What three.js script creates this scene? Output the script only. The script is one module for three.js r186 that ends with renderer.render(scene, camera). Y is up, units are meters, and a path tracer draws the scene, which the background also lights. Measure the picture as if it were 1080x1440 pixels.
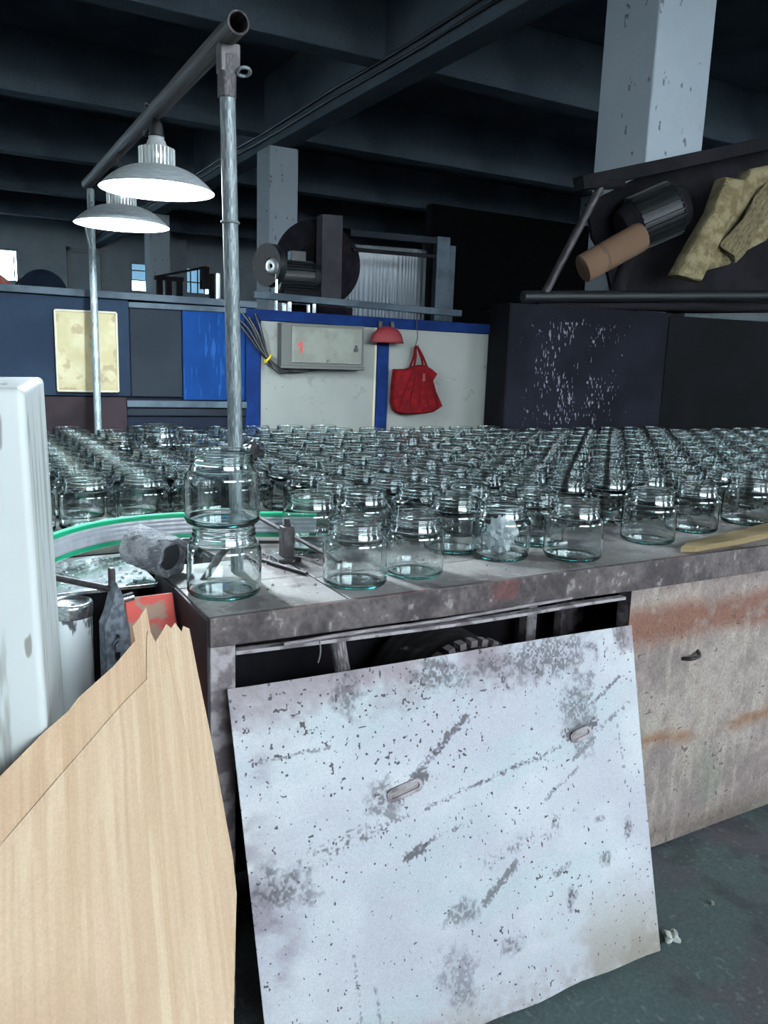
import * as THREE from 'three';
import { RoundedBoxGeometry } from 'three/addons/geometries/RoundedBoxGeometry.js';
import { mergeGeometries, mergeVertices, toCreasedNormals } from 'three/addons/utils/BufferGeometryUtils.js';
import { FontLoader } from 'three/addons/loaders/FontLoader.js';
import { TextGeometry } from 'three/addons/geometries/TextGeometry.js';

// ---------------------------------------------------------------- camera, sky, exposure
const scene = new THREE.Scene();
const camera = new THREE.PerspectiveCamera(2 * Math.atan(720 / 1130) * 180 / Math.PI, 1080 / 1440, 0.05, 200);
camera.position.set(0, 1.475, 0);
camera.rotation.order = 'YXZ';
camera.rotation.set(-0.192156, -0.51545, 0.03465);
scene.add(camera);
const SKY = new THREE.Color(0.80, 0.92, 1.0);             // even overcast sky, seen only through the openings
scene.background = SKY;
scene.backgroundIntensity = 16.0;
const renderer = new THREE.WebGLRenderer({ antialias: true });
renderer.toneMapping = THREE.LinearToneMapping;
renderer.toneMappingExposure = 1.75;
renderer.shadowMap.enabled = true;

// ---------------------------------------------------------------- helpers
let seed = 20240611;
const rnd = () => { seed = (seed * 1664525 + 1013904223) >>> 0; return seed / 4294967296; };
const rr = (a, b) => a + (b - a) * rnd();
const V = (x, y, z) => new THREE.Vector3(x, y, z);
const used = {};
const numbered = (n) => { const k = used[n] = (used[n] ?? -1) + 1; return k ? `${n}_${String(k).padStart(3, '0')}` : n; };
function shade(o) { o.traverse((m) => { if (m.isMesh) { m.castShadow = true; m.receiveShadow = true; } }); return o; }
function tag(o, label, category, group, kind) {
  if (label) o.userData.label = label;
  if (category) o.userData.category = category;
  if (group) o.userData.group = group;
  if (kind) o.userData.kind = kind;
  return o;
}
function thing(name, label, category, pos = [0, 0, 0], turn = 0, group) {
  const o = new THREE.Group(); o.name = numbered(name); o.position.set(...pos); o.rotation.y = turn;
  scene.add(o); return tag(o, label, category, group);
}
function single(name, geo, mat, label, category, pos = [0, 0, 0], turn = 0, group) {
  const m = new THREE.Mesh(geo, mat); m.name = numbered(name); m.position.set(...pos); m.rotation.y = turn; shade(m);
  scene.add(m); return tag(m, label, category, group);
}
function struct(name, geo, mat, pos = [0, 0, 0]) {
  const m = new THREE.Mesh(geo, mat); m.name = numbered(name); m.position.set(...pos); shade(m); scene.add(m);
  m.userData.kind = 'structure'; return m;
}
function part(parent, name, geo, mat, label) {
  const m = new THREE.Mesh(geo, mat); m.name = name; shade(m); parent.add(m);
  if (label) m.userData.label = label;
  return m;
}
// uv in metres, by the plane each face looks along
function uvm(geo, ox = 0, oy = 0) {
  const g = geo.index ? geo.toNonIndexed() : geo, p = g.attributes.position, uv = new Float32Array(p.count * 2);
  const a = V(), b = V(), c = V(), n = V();
  for (let i = 0; i < p.count; i += 3) {
    a.fromBufferAttribute(p, i); b.fromBufferAttribute(p, i + 1); c.fromBufferAttribute(p, i + 2);
    n.copy(b).sub(a).cross(c.clone().sub(a));
    const ax = Math.abs(n.x), ay = Math.abs(n.y), az = Math.abs(n.z);
    [a, b, c].forEach((q, k) => {
      const [u, v] = az >= ax && az >= ay ? [q.x, q.y] : ax >= ay ? [q.z, q.y] : [q.x, q.z];
      uv[(i + k) * 2] = u + ox; uv[(i + k) * 2 + 1] = v + oy;
    });
  }
  g.setAttribute('uv', new THREE.BufferAttribute(uv, 2)); return g;
}
const merge = (list) => mergeGeometries(list.map((g) => {
  const q = g.index ? g.toNonIndexed() : g.clone();
  for (const k of Object.keys(q.attributes)) if (!['position', 'normal', 'uv'].includes(k)) q.deleteAttribute(k);
  return q;
}));
const B = (w, h, d, x = 0, y = 0, z = 0, r = 0.004) => {     // box centred at x,y,z with softened edges
  const rad = Math.min(r, w * 0.45, h * 0.45, d * 0.45);
  const g = rad > 0.0005 ? new RoundedBoxGeometry(w, h, d, 2, rad) : new THREE.BoxGeometry(w, h, d);
  g.translate(x, y, z); return uvm(g);
};
const BX = (x0, x1, y0, y1, z0, z1, r = 0.004) => B(x1 - x0, y1 - y0, z1 - z0, (x0 + x1) / 2, (y0 + y1) / 2, (z0 + z1) / 2, r);
function rod(a, b, r, seg = 16, r2 = r) {                     // a bar between two points
  const A = V(...a), C = V(...b), d = C.clone().sub(A), g = new THREE.CylinderGeometry(r2, r, d.length(), seg, 1);
  g.applyQuaternion(new THREE.Quaternion().setFromUnitVectors(V(0, 1, 0), d.clone().normalize()));
  g.translate((A.x + C.x) / 2, (A.y + C.y) / 2, (A.z + C.z) / 2); return g;
}
const tube = (pts, r, seg = 48, rs = 8) => new THREE.TubeGeometry(new THREE.CatmullRomCurve3(pts.map((p) => V(...p))), seg, r, rs, false);
const lathe = (prof, seg = 40) => new THREE.LatheGeometry(prof.map(([r, y]) => new THREE.Vector2(r, y)), seg);
const creased = (g, a = 0.6) => toCreasedNormals(mergeVertices(g), a);

// noise that repeats over the unit square
const hash = (x, y, s) => { let h = (x * 374761393 + y * 668265263 + s * 2147483647) | 0; h = Math.imul(h ^ (h >>> 13), 1274126177); return ((h ^ (h >>> 16)) >>> 0) / 4294967296; };
function vnoise(u, v, fx, fy, s) {
  const x = u * fx, y = v * fy, xi = Math.floor(x), yi = Math.floor(y), xf = x - xi, yf = y - yi;
  const sx = xf * xf * (3 - 2 * xf), sy = yf * yf * (3 - 2 * yf), m = (a, n) => ((a % n) + n) % n;
  const x0 = m(xi, fx), x1 = m(xi + 1, fx), y0 = m(yi, fy), y1 = m(yi + 1, fy);
  const a = hash(x0, y0, s), b = hash(x1, y0, s), c = hash(x0, y1, s), d = hash(x1, y1, s);
  return a + (b - a) * sx + (c - a) * sy + (a - b - c + d) * sx * sy;
}
const fbm = (u, v, fx, fy, s, oct = 4) => { let t = 0, w = 0.5, n = 0; for (let i = 0; i < oct; i++) { t += w * vnoise(u, v, fx << i, fy << i, s + i); n += w; w *= 0.5; } return t / n; };
const sm = (a, b, x) => { const t = Math.min(1, Math.max(0, (x - a) / (b - a))); return t * t * (3 - 2 * t); };
const mix3 = (a, b, t) => [a[0] + (b[0] - a[0]) * t, a[1] + (b[1] - a[1]) * t, a[2] + (b[2] - a[2]) * t];
function tex(w, h, fn, srgb = true, rx = 1, ry = 1) {
  const d = new Uint8Array(w * h * 4);
  for (let j = 0; j < h; j++) for (let i = 0; i < w; i++) {
    const c = fn((i + 0.5) / w, (j + 0.5) / h), k = (j * w + i) * 4;
    if (typeof c === 'number') d[k] = d[k + 1] = d[k + 2] = Math.max(0, Math.min(255, c)); else { d[k] = Math.max(0, Math.min(255, c[0])); d[k + 1] = Math.max(0, Math.min(255, c[1])); d[k + 2] = Math.max(0, Math.min(255, c[2])); }
    d[k + 3] = 255;
  }
  const t = new THREE.DataTexture(d, w, h, THREE.RGBAFormat);
  t.wrapS = t.wrapT = THREE.RepeatWrapping; t.magFilter = THREE.LinearFilter; t.minFilter = THREE.LinearMipmapLinearFilter; t.generateMipmaps = true;
  if (srgb) t.colorSpace = THREE.SRGBColorSpace;
  t.repeat.set(rx, ry); t.needsUpdate = true; return t;
}
const std = (o) => new THREE.MeshStandardMaterial({ roughness: 0.7, metalness: 0, ...o });
const phy = (o) => new THREE.MeshPhysicalMaterial({ roughness: 0.5, ...o });
const hex = (s) => [parseInt(s.slice(1, 3), 16), parseInt(s.slice(3, 5), 16), parseInt(s.slice(5, 7), 16)];

// ---------------------------------------------------------------- materials
const grain = tex(512, 512, (u, v) => 128 + 120 * (fbm(u, v, 16, 16, 3, 5) - 0.5) * 2, false);
const grainAt = (n) => { const t = grain.clone(); t.repeat.set(n, n); t.needsUpdate = true; return t; };
const speckTone = (c1, c2, s, fx = 8, fy = 8, lo = 0.35, hi = 0.65, size = 512, rep = 1) => tex(size, size, (u, v) => {
  const n = fbm(u, v, fx, fy, s, 6); const m = sm(lo, hi, n); const k = 0.93 + 0.14 * vnoise(u, v, 256, 256, s + 9);
  return mix3(hex(c1), hex(c2), m).map((q) => q * k);
}, true, rep, rep);

const M = {};
M.concrete = std({ map: speckTone('#565f66', '#6a737a', 11, 4, 4, 0.2, 0.8, 512, 0.5), roughness: 0.92, bumpMap: grainAt(1.2), bumpScale: 0.003 });
M.column = std({ map: tex(512, 512, (u, v) => {
  const n = fbm(u, v, 5, 5, 21, 5), s = sm(0.84, 0.88, vnoise(u, v, 34, 17, 77)) * sm(0.5, 0.7, vnoise(u, v, 90, 60, 5));
  return mix3(mix3([172, 184, 194], [190, 200, 208], n), [96, 104, 112], s * 0.8);
}, true, 0.7, 0.7), roughness: 0.9, bumpMap: grainAt(1.5), bumpScale: 0.002 });
M.floor = std({ map: tex(1024, 1024, (u, v) => {
  const p = sm(0.42, 0.58, fbm(u, v, 5, 5, 31, 6)), d = fbm(u, v, 20, 20, 37, 5);
  let c = mix3([84, 100, 100], [92, 88, 94], p); c = mix3(c, [60, 64, 66], sm(0.5, 0.75, d) * 0.7);
  c = mix3(c, [150, 155, 150], sm(0.86, 0.9, vnoise(u, v, 160, 160, 4)) * 0.35);
  const k = 0.9 + 0.2 * vnoise(u, v, 400, 400, 6); return c.map((q) => q * k);
}, true, 0.5, 0.5), roughness: 0.62, bumpMap: grainAt(1), bumpScale: 0.002 });
M.ground = std({ color: '#8b8d88', roughness: 0.95 });
M.wallpaint = std({ map: speckTone('#aab6be', '#bcc6cc', 41, 4, 4, 0.2, 0.8, 256, 0.4), roughness: 0.9 });
M.frame = std({ color: '#aab2b6', roughness: 0.6 });
M.pane = phy({ color: '#dfeef4', transmission: 1, thickness: 0, roughness: 0.05, ior: 1.5 });
M.paneBlue = phy({ color: '#5d6c74', transmission: 0.95, thickness: 0, roughness: 0.25, ior: 1.5 });

// painted steel sheet that leans on the table: worn white paint, its scratches, smears and stains where the photograph has them
const strokes = [];   // x0,y0,x1,y1,width,strength,break-up   (x from the left edge, y from the top edge, 0..1)
strokes.push([0.36, 0.31, 0.50, 0.185, 0.012, 0.9, 0.35], [0.33, 0.345, 0.385, 0.31, 0.018, 0.95, 0.1], [0.26, 0.36, 0.31, 0.40, 0.010, 0.6, 0.3],
  [0.13, 0.44, 0.27, 0.415, 0.020, 0.8, 0.62], [0.27, 0.41, 0.47, 0.385, 0.007, 0.7, 0.6], [0.42, 0.39, 0.76, 0.335, 0.006, 0.85, 0.5],
  [0.33, 0.505, 0.37, 0.495, 0.012, 0.9, 0.2], [0.37, 0.49, 0.49, 0.465, 0.006, 0.7, 0.5], [0.51, 0.69, 0.60, 0.62, 0.010, 0.7, 0.3],
  [0.52, 0.58, 0.72, 0.55, 0.022, 0.5, 0.66], [0.78, 0.30, 0.855, 0.29, 0.022, 0.95, 0.15], [0.84, 0.27, 0.86, 0.14, 0.014, 0.55, 0.35],
  [0.79, 0.235, 0.87, 0.22, 0.006, 0.7, 0.3], [0.87, 0.22, 0.95, 0.16, 0.006, 0.75, 0.25], [0.79, 0.38, 0.86, 0.33, 0.006, 0.6, 0.2], [0.88, 0.30, 0.97, 0.25, 0.008, 0.6, 0.5],
  [0.70, 0.47, 0.80, 0.41, 0.005, 0.5, 0.4], [0.19, 0.70, 0.195, 0.93, 0.004, 0.5, 0.5], [0.23, 0.80, 0.24, 0.98, 0.005, 0.5, 0.4],
  [0.60, 0.06, 0.615, 0.12, 0.010, 0.85, 0.4], [0.03, 0.19, 0.18, 0.185, 0.005, 0.6, 0.5], [0.93, 0.30, 0.94, 0.44, 0.004, 0.5, 0.5]);
const blots = [  // x,y,rx,ry,strength: rubbed dirt
  [0.06, 0.50, 0.07, 0.06, 0.55], [0.57, 0.82, 0.035, 0.03, 0.5], [0.74, 0.77, 0.018, 0.03, 0.7], [0.45, 0.70, 0.05, 0.035, 0.45], [0.82, 0.25, 0.05, 0.13, 0.5], [0.285, 0.35, 0.035, 0.05, 0.55],
  [0.85, 0.68, 0.02, 0.025, 0.5], [0.94, 0.62, 0.012, 0.03, 0.6], [0.72, 0.675, 0.03, 0.012, 0.6], [0.45, 0.05, 0.08, 0.035, 0.6], [0.74, 0.06, 0.13, 0.07, 0.55], [0.23, 0.05, 0.03, 0.06, 0.5],
  [0.60, 0.05, 0.07, 0.03, 0.6], [0.96, 0.02, 0.03, 0.06, 0.5], [0.42, 0.86, 0.05, 0.08, 0.35], [0.85, 0.58, 0.015, 0.015, 0.4]];
function segd(px, py, s) { const dx = s[2] - s[0], dy = s[3] - s[1], t = Math.max(0, Math.min(1, ((px - s[0]) * dx + (py - s[1]) * dy) / (dx * dx + dy * dy))); return Math.hypot(px - s[0] - t * dx, py - s[1] - t * dy); }
M.panelPaint = std({ map: tex(1400, 1024, (u, w) => {
  const v = 1 - w;   // v from the top
  const n1 = fbm(u, v, 6, 5, 51, 6), n2 = fbm(u, v, 60, 45, 57, 4), n3 = vnoise(u, v, 220, 150, 59), fine = vnoise(u, v, 500, 380, 60);
  let c = mix3([204, 204, 212], [222, 224, 228], sm(0.3, 0.7, n1));
  c = mix3(c, [196, 212, 214], sm(0.5, 0.75, fbm(u, v, 4, 9, 63, 4)) * 0.5);
  // grime rubbed in along the edges, broken by the paint's own texture
  const top = sm(0.17, 0.0, v + 0.10 * (n2 - 0.5)) * sm(0.35, 0.65, fbm(u, v, 9, 7, 65, 5));
  c = mix3(c, [148, 130, 136], top * 0.75);
  const left = sm(0.10, 0.0, u + 0.12 * (n1 - 0.5)) * sm(0.35, 0.62, fbm(u, v, 10, 14, 66, 5)); c = mix3(c, [150, 138, 148], left * 0.7);
  const bot = sm(0.86, 1.02, v + 0.22 * (n1 - 0.5)) * sm(0.25, 0.6, n2 * 0.5 + n1 * 0.5); c = mix3(c, [158, 148, 138], bot * 0.8);
  const br = sm(0.70, 1.0, v) * sm(0.35, 0.6, u) * sm(0.42, 0.62, fbm(u, v, 7, 6, 68, 5)); c = mix3(c, [150, 140, 124], br * 0.6);
  let dark = 0;
  const wu = u + 0.035 * (fbm(u, v, 14, 10, 75, 3) - 0.5), wv = v + 0.045 * (fbm(u, v, 14, 10, 76, 3) - 0.5), xu = u + 0.008 * (n2 - 0.5), xv = v + 0.014 * (fbm(u, v, 40, 30, 78, 3) - 0.5);
  for (const b of blots) { const q = Math.hypot((wu - b[0]) / b[2], (wv - b[1]) / b[3]); if (q < 1.4) dark = Math.max(dark, b[4] * sm(1.25, 0.35, q + 1.3 * (n2 - 0.5)) * (0.25 + 0.85 * sm(0.3, 0.62, n3 * 0.5 + 0.5 * fbm(u, v, 90, 60, 80, 3)))); }
  for (const s of strokes) { const q = segd(xu, xv * 0.75, [s[0], s[1] * 0.75, s[2], s[3] * 0.75]); if (q < s[4] * 1.5) dark = Math.max(dark, 0.8 * s[5] * sm(s[4], s[4] * 0.3, q + s[4] * 1.2 * (n3 - 0.5)) * sm(s[6] - 0.16, s[6] + 0.2, vnoise(u, v, 210, 160, 71) * 0.55 + vnoise(u, v, 60, 40, 72) * 0.45)); }
  // chips: little dark flecks, most on the upper left
  const zone = (0.35 + 1.1 * sm(0.4, 0.62, fbm(u, v, 8, 8, 79, 4))) * 0.05 + 0.07 * sm(0.62, 0.1, v) * sm(0.75, 0.1, u) + 0.02 * sm(0.4, 0.6, n1);
  const chip = sm(0.90 - zone, 0.93 - zone, vnoise(u, v, 130, 100, 73) * 0.75 + 0.27 * vnoise(u, v, 300, 220, 74));
  dark = Math.max(dark, chip * 0.9);
  c = mix3(c, [70, 66, 72], Math.min(1, dark));
  const k = 0.95 + 0.09 * fine; return c.map((q) => q * k);
}), roughness: 0.62, bumpMap: grainAt(3), bumpScale: 0.0008 });

M.pinkPaint = std({ map: tex(1024, 768, (u, w) => {
  const v = 1 - w, n = fbm(u, v, 6, 6, 81, 6), f = fbm(u, v, 50, 30, 83, 4), st = fbm(u, v, 70, 7, 85, 4);
  let c = mix3([132, 118, 114], [166, 152, 144], sm(0.3, 0.7, n * 0.6 + f * 0.4));
  c = mix3(c, [176, 166, 150], sm(0.52, 0.7, st) * 0.5);
  const rust = sm(0.07, 0.0, Math.abs(v - 0.215 + 0.05 * (n - 0.5)) - 0.02) * sm(0.3, 0.55, f * 0.5 + n * 0.5); c = mix3(c, [120, 72, 54], rust * 0.75);
  const band = sm(0.05, 0.0, Math.abs(v - 0.60 - 0.10 * (n - 0.5))) * sm(0.4, 0.6, fbm(u, v, 6, 9, 88, 4)); c = mix3(c, [136, 92, 62], band * 0.7);
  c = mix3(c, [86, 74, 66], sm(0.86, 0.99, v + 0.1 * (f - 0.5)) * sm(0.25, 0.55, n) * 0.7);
  const upper = sm(0.14, 0.08, v) * sm(0.35, 0.6, f); c = mix3(c, [104, 84, 80], upper * 0.6);
  const smear = sm(0.03, 0.0, segd(u, v, [0.26, 0.78, 0.34, 0.70])) * sm(0.3, 0.6, f); c = mix3(c, [84, 76, 70], smear * 0.7);
  const gr = sm(0.56, 0.72, fbm(u, v, 9, 5, 89, 5)) * sm(0.4, 0.6, v); c = mix3(c, [128, 130, 116], gr * 0.5);
  c = mix3(c, [62, 52, 50], sm(0.86, 0.93, vnoise(u, v, 120, 100, 90) * 0.8 + 0.25 * f) * 0.6);
  const k = 0.9 + 0.2 * vnoise(u, v, 400, 200, 91); return c.map((q) => q * k);
}, true, 0.62, 1.06), roughness: 0.8, bumpMap: grainAt(3), bumpScale: 0.001 });
M.apron = std({ map: tex(1024, 256, (u, v) => {
  const n = fbm(u, v, 24, 6, 101, 5), f = fbm(u, v, 120, 24, 103, 3);
  let c = mix3([70, 62, 64], [112, 102, 100], sm(0.3, 0.7, n * 0.6 + f * 0.4));
  c = mix3(c, [122, 70, 66], sm(0.60, 0.72, fbm(u, v, 16, 6, 107, 4)) * 0.6);
  c = mix3(c, [168, 164, 162], sm(0.72, 0.8, f) * 0.6);
  return c.map((q) => q * (0.9 + 0.2 * vnoise(u, v, 300, 80, 109)));
}, true, 0.5, 2), roughness: 0.62, metalness: 0.25, bumpMap: grainAt(4), bumpScale: 0.001 });
M.plate = std({ map: tex(1024, 1024, (u, v) => {
  const n = fbm(u, v, 6, 6, 111, 6), f = fbm(u, v, 64, 64, 113, 3);
  let c = mix3([132, 126, 126], [170, 164, 160], sm(0.3, 0.7, n));
  c = mix3(c, [92, 80, 78], sm(0.56, 0.72, fbm(u, v, 10, 10, 115, 5)) * 0.7);
  c = mix3(c, [196, 194, 192], sm(0.70, 0.78, f) * 0.5);
  return c.map((q) => q * (0.92 + 0.16 * vnoise(u, v, 400, 400, 117)));
}, true, 1.1, 1.1), roughness: 0.55, metalness: 0.2, bumpMap: grainAt(4), bumpScale: 0.0006 });
M.darkSteel = std({ map: speckTone('#2a2729', '#4b4648', 121, 10, 10, 0.3, 0.7, 512, 2), roughness: 0.55, metalness: 0.4 });
M.sideSteel = std({ map: speckTone('#2d2a30', '#463f46', 123, 6, 6, 0.3, 0.7, 256, 1.5), roughness: 0.65, metalness: 0.2 });
M.legSteel = std({ map: speckTone('#6a6064', '#a29a9c', 125, 12, 12, 0.35, 0.65, 512, 3), roughness: 0.7, metalness: 0.15 });
M.blackSteel = std({ map: speckTone('#17161a', '#262329', 127, 8, 8, 0.3, 0.7, 256, 1), roughness: 0.7, metalness: 0.2 });
M.galv = std({ map: speckTone('#6f7b7f', '#a3adae', 131, 14, 14, 0.35, 0.65, 512, 5), roughness: 0.55, metalness: 0.4 });
M.rustPipe = std({ map: speckTone('#504a4c', '#6f6a6b', 133, 14, 8, 0.35, 0.65, 512, 4), roughness: 0.6, metalness: 0.35, bumpMap: grainAt(5), bumpScale: 0.001 });
M.belt = std({ map: tex(512, 512, (u, v) => {
  const a = Math.abs(Math.sin(u * Math.PI * 32)), b = Math.abs(Math.sin(v * Math.PI * 32 + (Math.floor(u * 32) % 2) * Math.PI / 2)), n = fbm(u, v, 6, 6, 141, 4);
  return mix3([30, 28, 29], mix3([88, 74, 68], [104, 98, 96], n), Math.max(a ** 6, b ** 4 * 0.8));
}, true, 4, 4), roughness: 0.6, metalness: 0.4 });
M.cardboard = std({ map: tex(1024, 1024, (u, v) => {
  const w = u + 0.012 * (fbm(u, v, 3, 5, 151, 3) - 0.5), fl = vnoise(w, v, 150, 3, 153), wide = fbm(w, v, 30, 2, 155, 3);
  let c = mix3([212, 181, 149], [223, 194, 163], sm(0.2, 0.8, fl * 0.45 + wide * 0.55));
  c = mix3(c, [204, 168, 140], sm(0.5, 0.7, fbm(u, v, 3, 3, 157, 3)) * 0.5);
  c = mix3(c, [240, 220, 188], sm(0.58, 0.74, fbm(w, v, 60, 5, 159, 3)) * 0.30); c = mix3(c, [190, 160, 128], sm(0.62, 0.76, fbm(w, v, 60, 3, 162, 3)) * 0.16);
  return c.map((q) => q * (0.97 + 0.06 * vnoise(u, v, 500, 500, 160)));
}), roughness: 0.9, bumpMap: tex(512, 64, (u) => 128 + 100 * Math.sin(u * Math.PI * 2 * 150), false), bumpScale: 0.0006, side: THREE.DoubleSide });
M.cardboardShaded = M.cardboard.clone(); M.cardboardShaded.color.setRGB(0.76, 0.72, 0.69);  // back layer coloured darker, standing in for shade from its tilt
M.lampLitPlate = std({ map: speckTone('#77736f', '#8b8885', 273, 8, 8, 0.3, 0.7, 256, 2), roughness: 0.4, metalness: 0.5 });  // paler steel tone painted in for lamplight on the left bed
M.ductGrey = std({ map: speckTone('#252329', '#322f36', 275, 6, 6, 0.3, 0.7, 256, 2), roughness: 0.9 });
M.cardEdge = std({ color: '#d9bd94', roughness: 0.95 });
M.whiteBox = std({ map: tex(512, 1024, (u, v) => {
  const n = fbm(u, v, 5, 5, 161, 5), st = fbm(u, v, 24, 5, 163, 5);
  let c = mix3([206, 212, 210], [222, 226, 224], n);
  c = mix3(c, [128, 126, 118], sm(0.60, 0.74, st) * 0.55);
  c = mix3(c, [110, 106, 98], sm(0.80, 0.86, vnoise(u, v, 26, 12, 167) * 0.8 + vnoise(u, v, 120, 40, 168) * 0.22) * 0.6);
  return c;
}, true, 1.6, 0.8), roughness: 0.5 });
M.navy = std({ map: speckTone('#2c3f58', '#3a4f68', 171, 4, 4, 0.25, 0.75, 512, 1), roughness: 0.6 });
M.navyGrey = std({ map: speckTone('#333d48', '#414b55', 173, 4, 4, 0.25, 0.75, 256, 1), roughness: 0.6 });
M.navyDark = std({ color: '#1a2233', roughness: 0.6 });
M.greyTrim = std({ map: speckTone('#4d5964', '#63707a', 175, 6, 6, 0.3, 0.7, 256, 2), roughness: 0.6 });
M.brownLow = std({ map: speckTone('#2d2428', '#3c3034', 177, 6, 6, 0.3, 0.7, 256, 2), roughness: 0.8 });
M.blue = std({ map: tex(256, 512, (u, v) => {
  const st = sm(0.66, 0.74, fbm(u, v, 40, 4, 181, 3)); return mix3(mix3([3, 48, 102], [6, 60, 124], fbm(u, v, 6, 4, 183, 4)), [80, 130, 190], st * 0.35);
}, true, 2.5, 2.2), roughness: 0.45 });
M.blueFrame = std({ map: speckTone('#0a2e6c', '#0f3a80', 185, 6, 6, 0.3, 0.7, 256, 3), roughness: 0.5 });
M.cream = std({ map: tex(512, 512, (u, v) => {
  const n = fbm(u, v, 5, 5, 191, 5); let c = mix3([204, 190, 142], [226, 214, 172], sm(0.3, 0.7, n)); c = mix3(c, [150, 124, 84], sm(0.60, 0.75, fbm(u, v, 7, 7, 193, 5)) * 0.5); return c;
}, true, 2.4, 2.4), roughness: 0.75 });
M.creamRim = std({ color: '#e6dcc0', roughness: 0.7 });
M.offwhite = std({ map: tex(512, 512, (u, v) => {
  const n = fbm(u, v, 5, 5, 195, 5); let c = mix3([176, 180, 172], [194, 197, 188], n); c = mix3(c, [128, 118, 112], sm(0.62, 0.78, fbm(u, v, 9, 9, 197, 5)) * 0.45);
  c = mix3(c, [80, 74, 74], sm(0.90, 0.94, vnoise(u, v, 40, 40, 199) * 0.8 + 0.22 * n) * 0.7); return c;
}, true, 1.4, 1.4), roughness: 0.6 });
M.boxGrey = std({ map: speckTone('#8d9082', '#a2a596', 201, 6, 6, 0.3, 0.7, 256, 3), roughness: 0.55 });
M.boxEdge = std({ color: '#6d7068', roughness: 0.6 });
M.redPrint = std({ color: '#b3141c', roughness: 0.6 });
M.redBag = std({ map: speckTone('#8e0d18', '#b3131f', 205, 10, 10, 0.3, 0.7, 256, 4), roughness: 0.75, bumpMap: grainAt(8), bumpScale: 0.002 });
M.redCap = std({ color: '#b01c2c', roughness: 0.7 });
M.redPaint = std({ map: tex(512, 512, (u, v) => {
  const n = fbm(u, v, 5, 5, 211, 6); let c = mix3([196, 66, 58], [206, 92, 80], n); c = mix3(c, [150, 128, 110], sm(0.50, 0.62, fbm(u, v, 4, 6, 213, 6)) * 0.9); return c;
}, true, 5, 5), roughness: 0.7 });
M.rubber = std({ color: '#15161a', roughness: 0.6 });
M.blackCable = std({ color: '#101216', roughness: 0.5 });
M.yellowTape = std({ color: '#b8a018', roughness: 0.5 });
M.purpleBlack = std({ map: speckTone('#1d1a22', '#2d2830', 217, 6, 6, 0.3, 0.7, 256, 2), roughness: 0.55, metalness: 0.2 });
M.motorGrey = std({ map: speckTone('#2b3034', '#3d4347', 219, 8, 8, 0.3, 0.7, 256, 3), roughness: 0.5, metalness: 0.3 });
M.bright = std({ color: '#c9d0d2', roughness: 0.3, metalness: 0.8 });
M.film = phy({ color: '#b4c4d2', transmission: 0.4, thickness: 0, roughness: 0.35, ior: 1.45 });
M.hood = std({ map: tex(1024, 512, (u, v) => {
  const n = fbm(u, v, 5, 4, 221, 5); let c = mix3([24, 25, 37], [37, 38, 52], sm(0.3, 0.7, n));
  // splashes stuck on the sheet: short upright flecks, thickest in the middle
  const area = Math.exp(-(((u - 0.40) / 0.38) ** 2)) * sm(0.02, 0.14, v) * sm(1.0, 0.75, v) * sm(0.30, 0.56, fbm(u, v, 9, 5, 223, 4));
  const f = vnoise(u + 0.01 * vnoise(u, v, 40, 9, 3), v, 170, 34, 225) * 0.72 + 0.28 * vnoise(u, v, 260, 70, 227);
  c = mix3(c, [178, 176, 188], sm(1.0 - 0.30 * area, 1.07 - 0.30 * area, f + 0.08 * area) * 0.9);
  return c;
}), roughness: 0.55, metalness: 0.1 });
M.hoodPlain = std({ map: speckTone('#0d0d12', '#15151b', 229, 5, 5, 0.3, 0.7, 256, 1), roughness: 0.6 });
M.tubeCard = std({ map: tex(512, 256, (u, v) => {
  const n = fbm(u, v, 6, 6, 231, 5); let c = mix3([132, 98, 72], [156, 120, 92], n);
  for (const q of [0.40, 0.47, 0.54]) c = mix3(c, [60, 40, 32], sm(0.022, 0.008, Math.abs(v - q)) * sm(0.3, 0.5, fbm(u, v, 9, 12, 233, 3)) * 0.8);
  return c;
}), roughness: 0.85 });
M.foam = std({ map: speckTone('#9a8a60', '#c4b48a', 235, 8, 8, 0.3, 0.7, 512, 3), roughness: 0.95, bumpMap: grainAt(6), bumpScale: 0.01 });
M.stone = std({ map: tex(512, 512, (u, v) => {
  const n = fbm(u, v, 6, 6, 241, 6); return mix3([104, 106, 112], [160, 160, 164], sm(0.3, 0.65, n)).map((q) => q * (0.88 + 0.24 * vnoise(u, v, 180, 180, 243)));
}, true, 5, 5), roughness: 0.95, bumpMap: grainAt(10), bumpScale: 0.004 });
M.hollowDark = std({ map: speckTone('#1c1c20', '#3a3a40', 245, 10, 10, 0.3, 0.7, 256, 6), roughness: 0.95 });  // dark colour painted as shade inside the roller's hollow
M.railGrey = std({ map: tex(512, 64, (u, v) => mix3([176, 178, 186], [206, 208, 214], fbm(u, v, 40, 4, 251, 3)), true, 2, 10), roughness: 0.4, metalness: 0.15 });
M.green = std({ color: '#16a878', roughness: 0.4 });
M.chrome = std({ map: speckTone('#a8aeb0', '#d5dadb', 255, 8, 8, 0.3, 0.7, 256, 6), roughness: 0.22, metalness: 0.9 });
M.enamel = std({ map: tex(256, 256, (u, v) => mix3([222, 228, 230], [60, 62, 68], sm(0.66, 0.72, fbm(u, v, 4, 4, 257, 5)) * 0.9), true, 2, 4), roughness: 0.35 });
M.bracket = std({ map: speckTone('#4c525a', '#747b84', 259, 10, 10, 0.3, 0.7, 256, 8), roughness: 0.5, metalness: 0.4 });
M.wood = std({ map: tex(512, 128, (u, v) => mix3([150, 128, 88], [196, 172, 124], fbm(u, v, 4, 24, 261, 4)), true, 1.4, 6), roughness: 0.85 });
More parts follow.
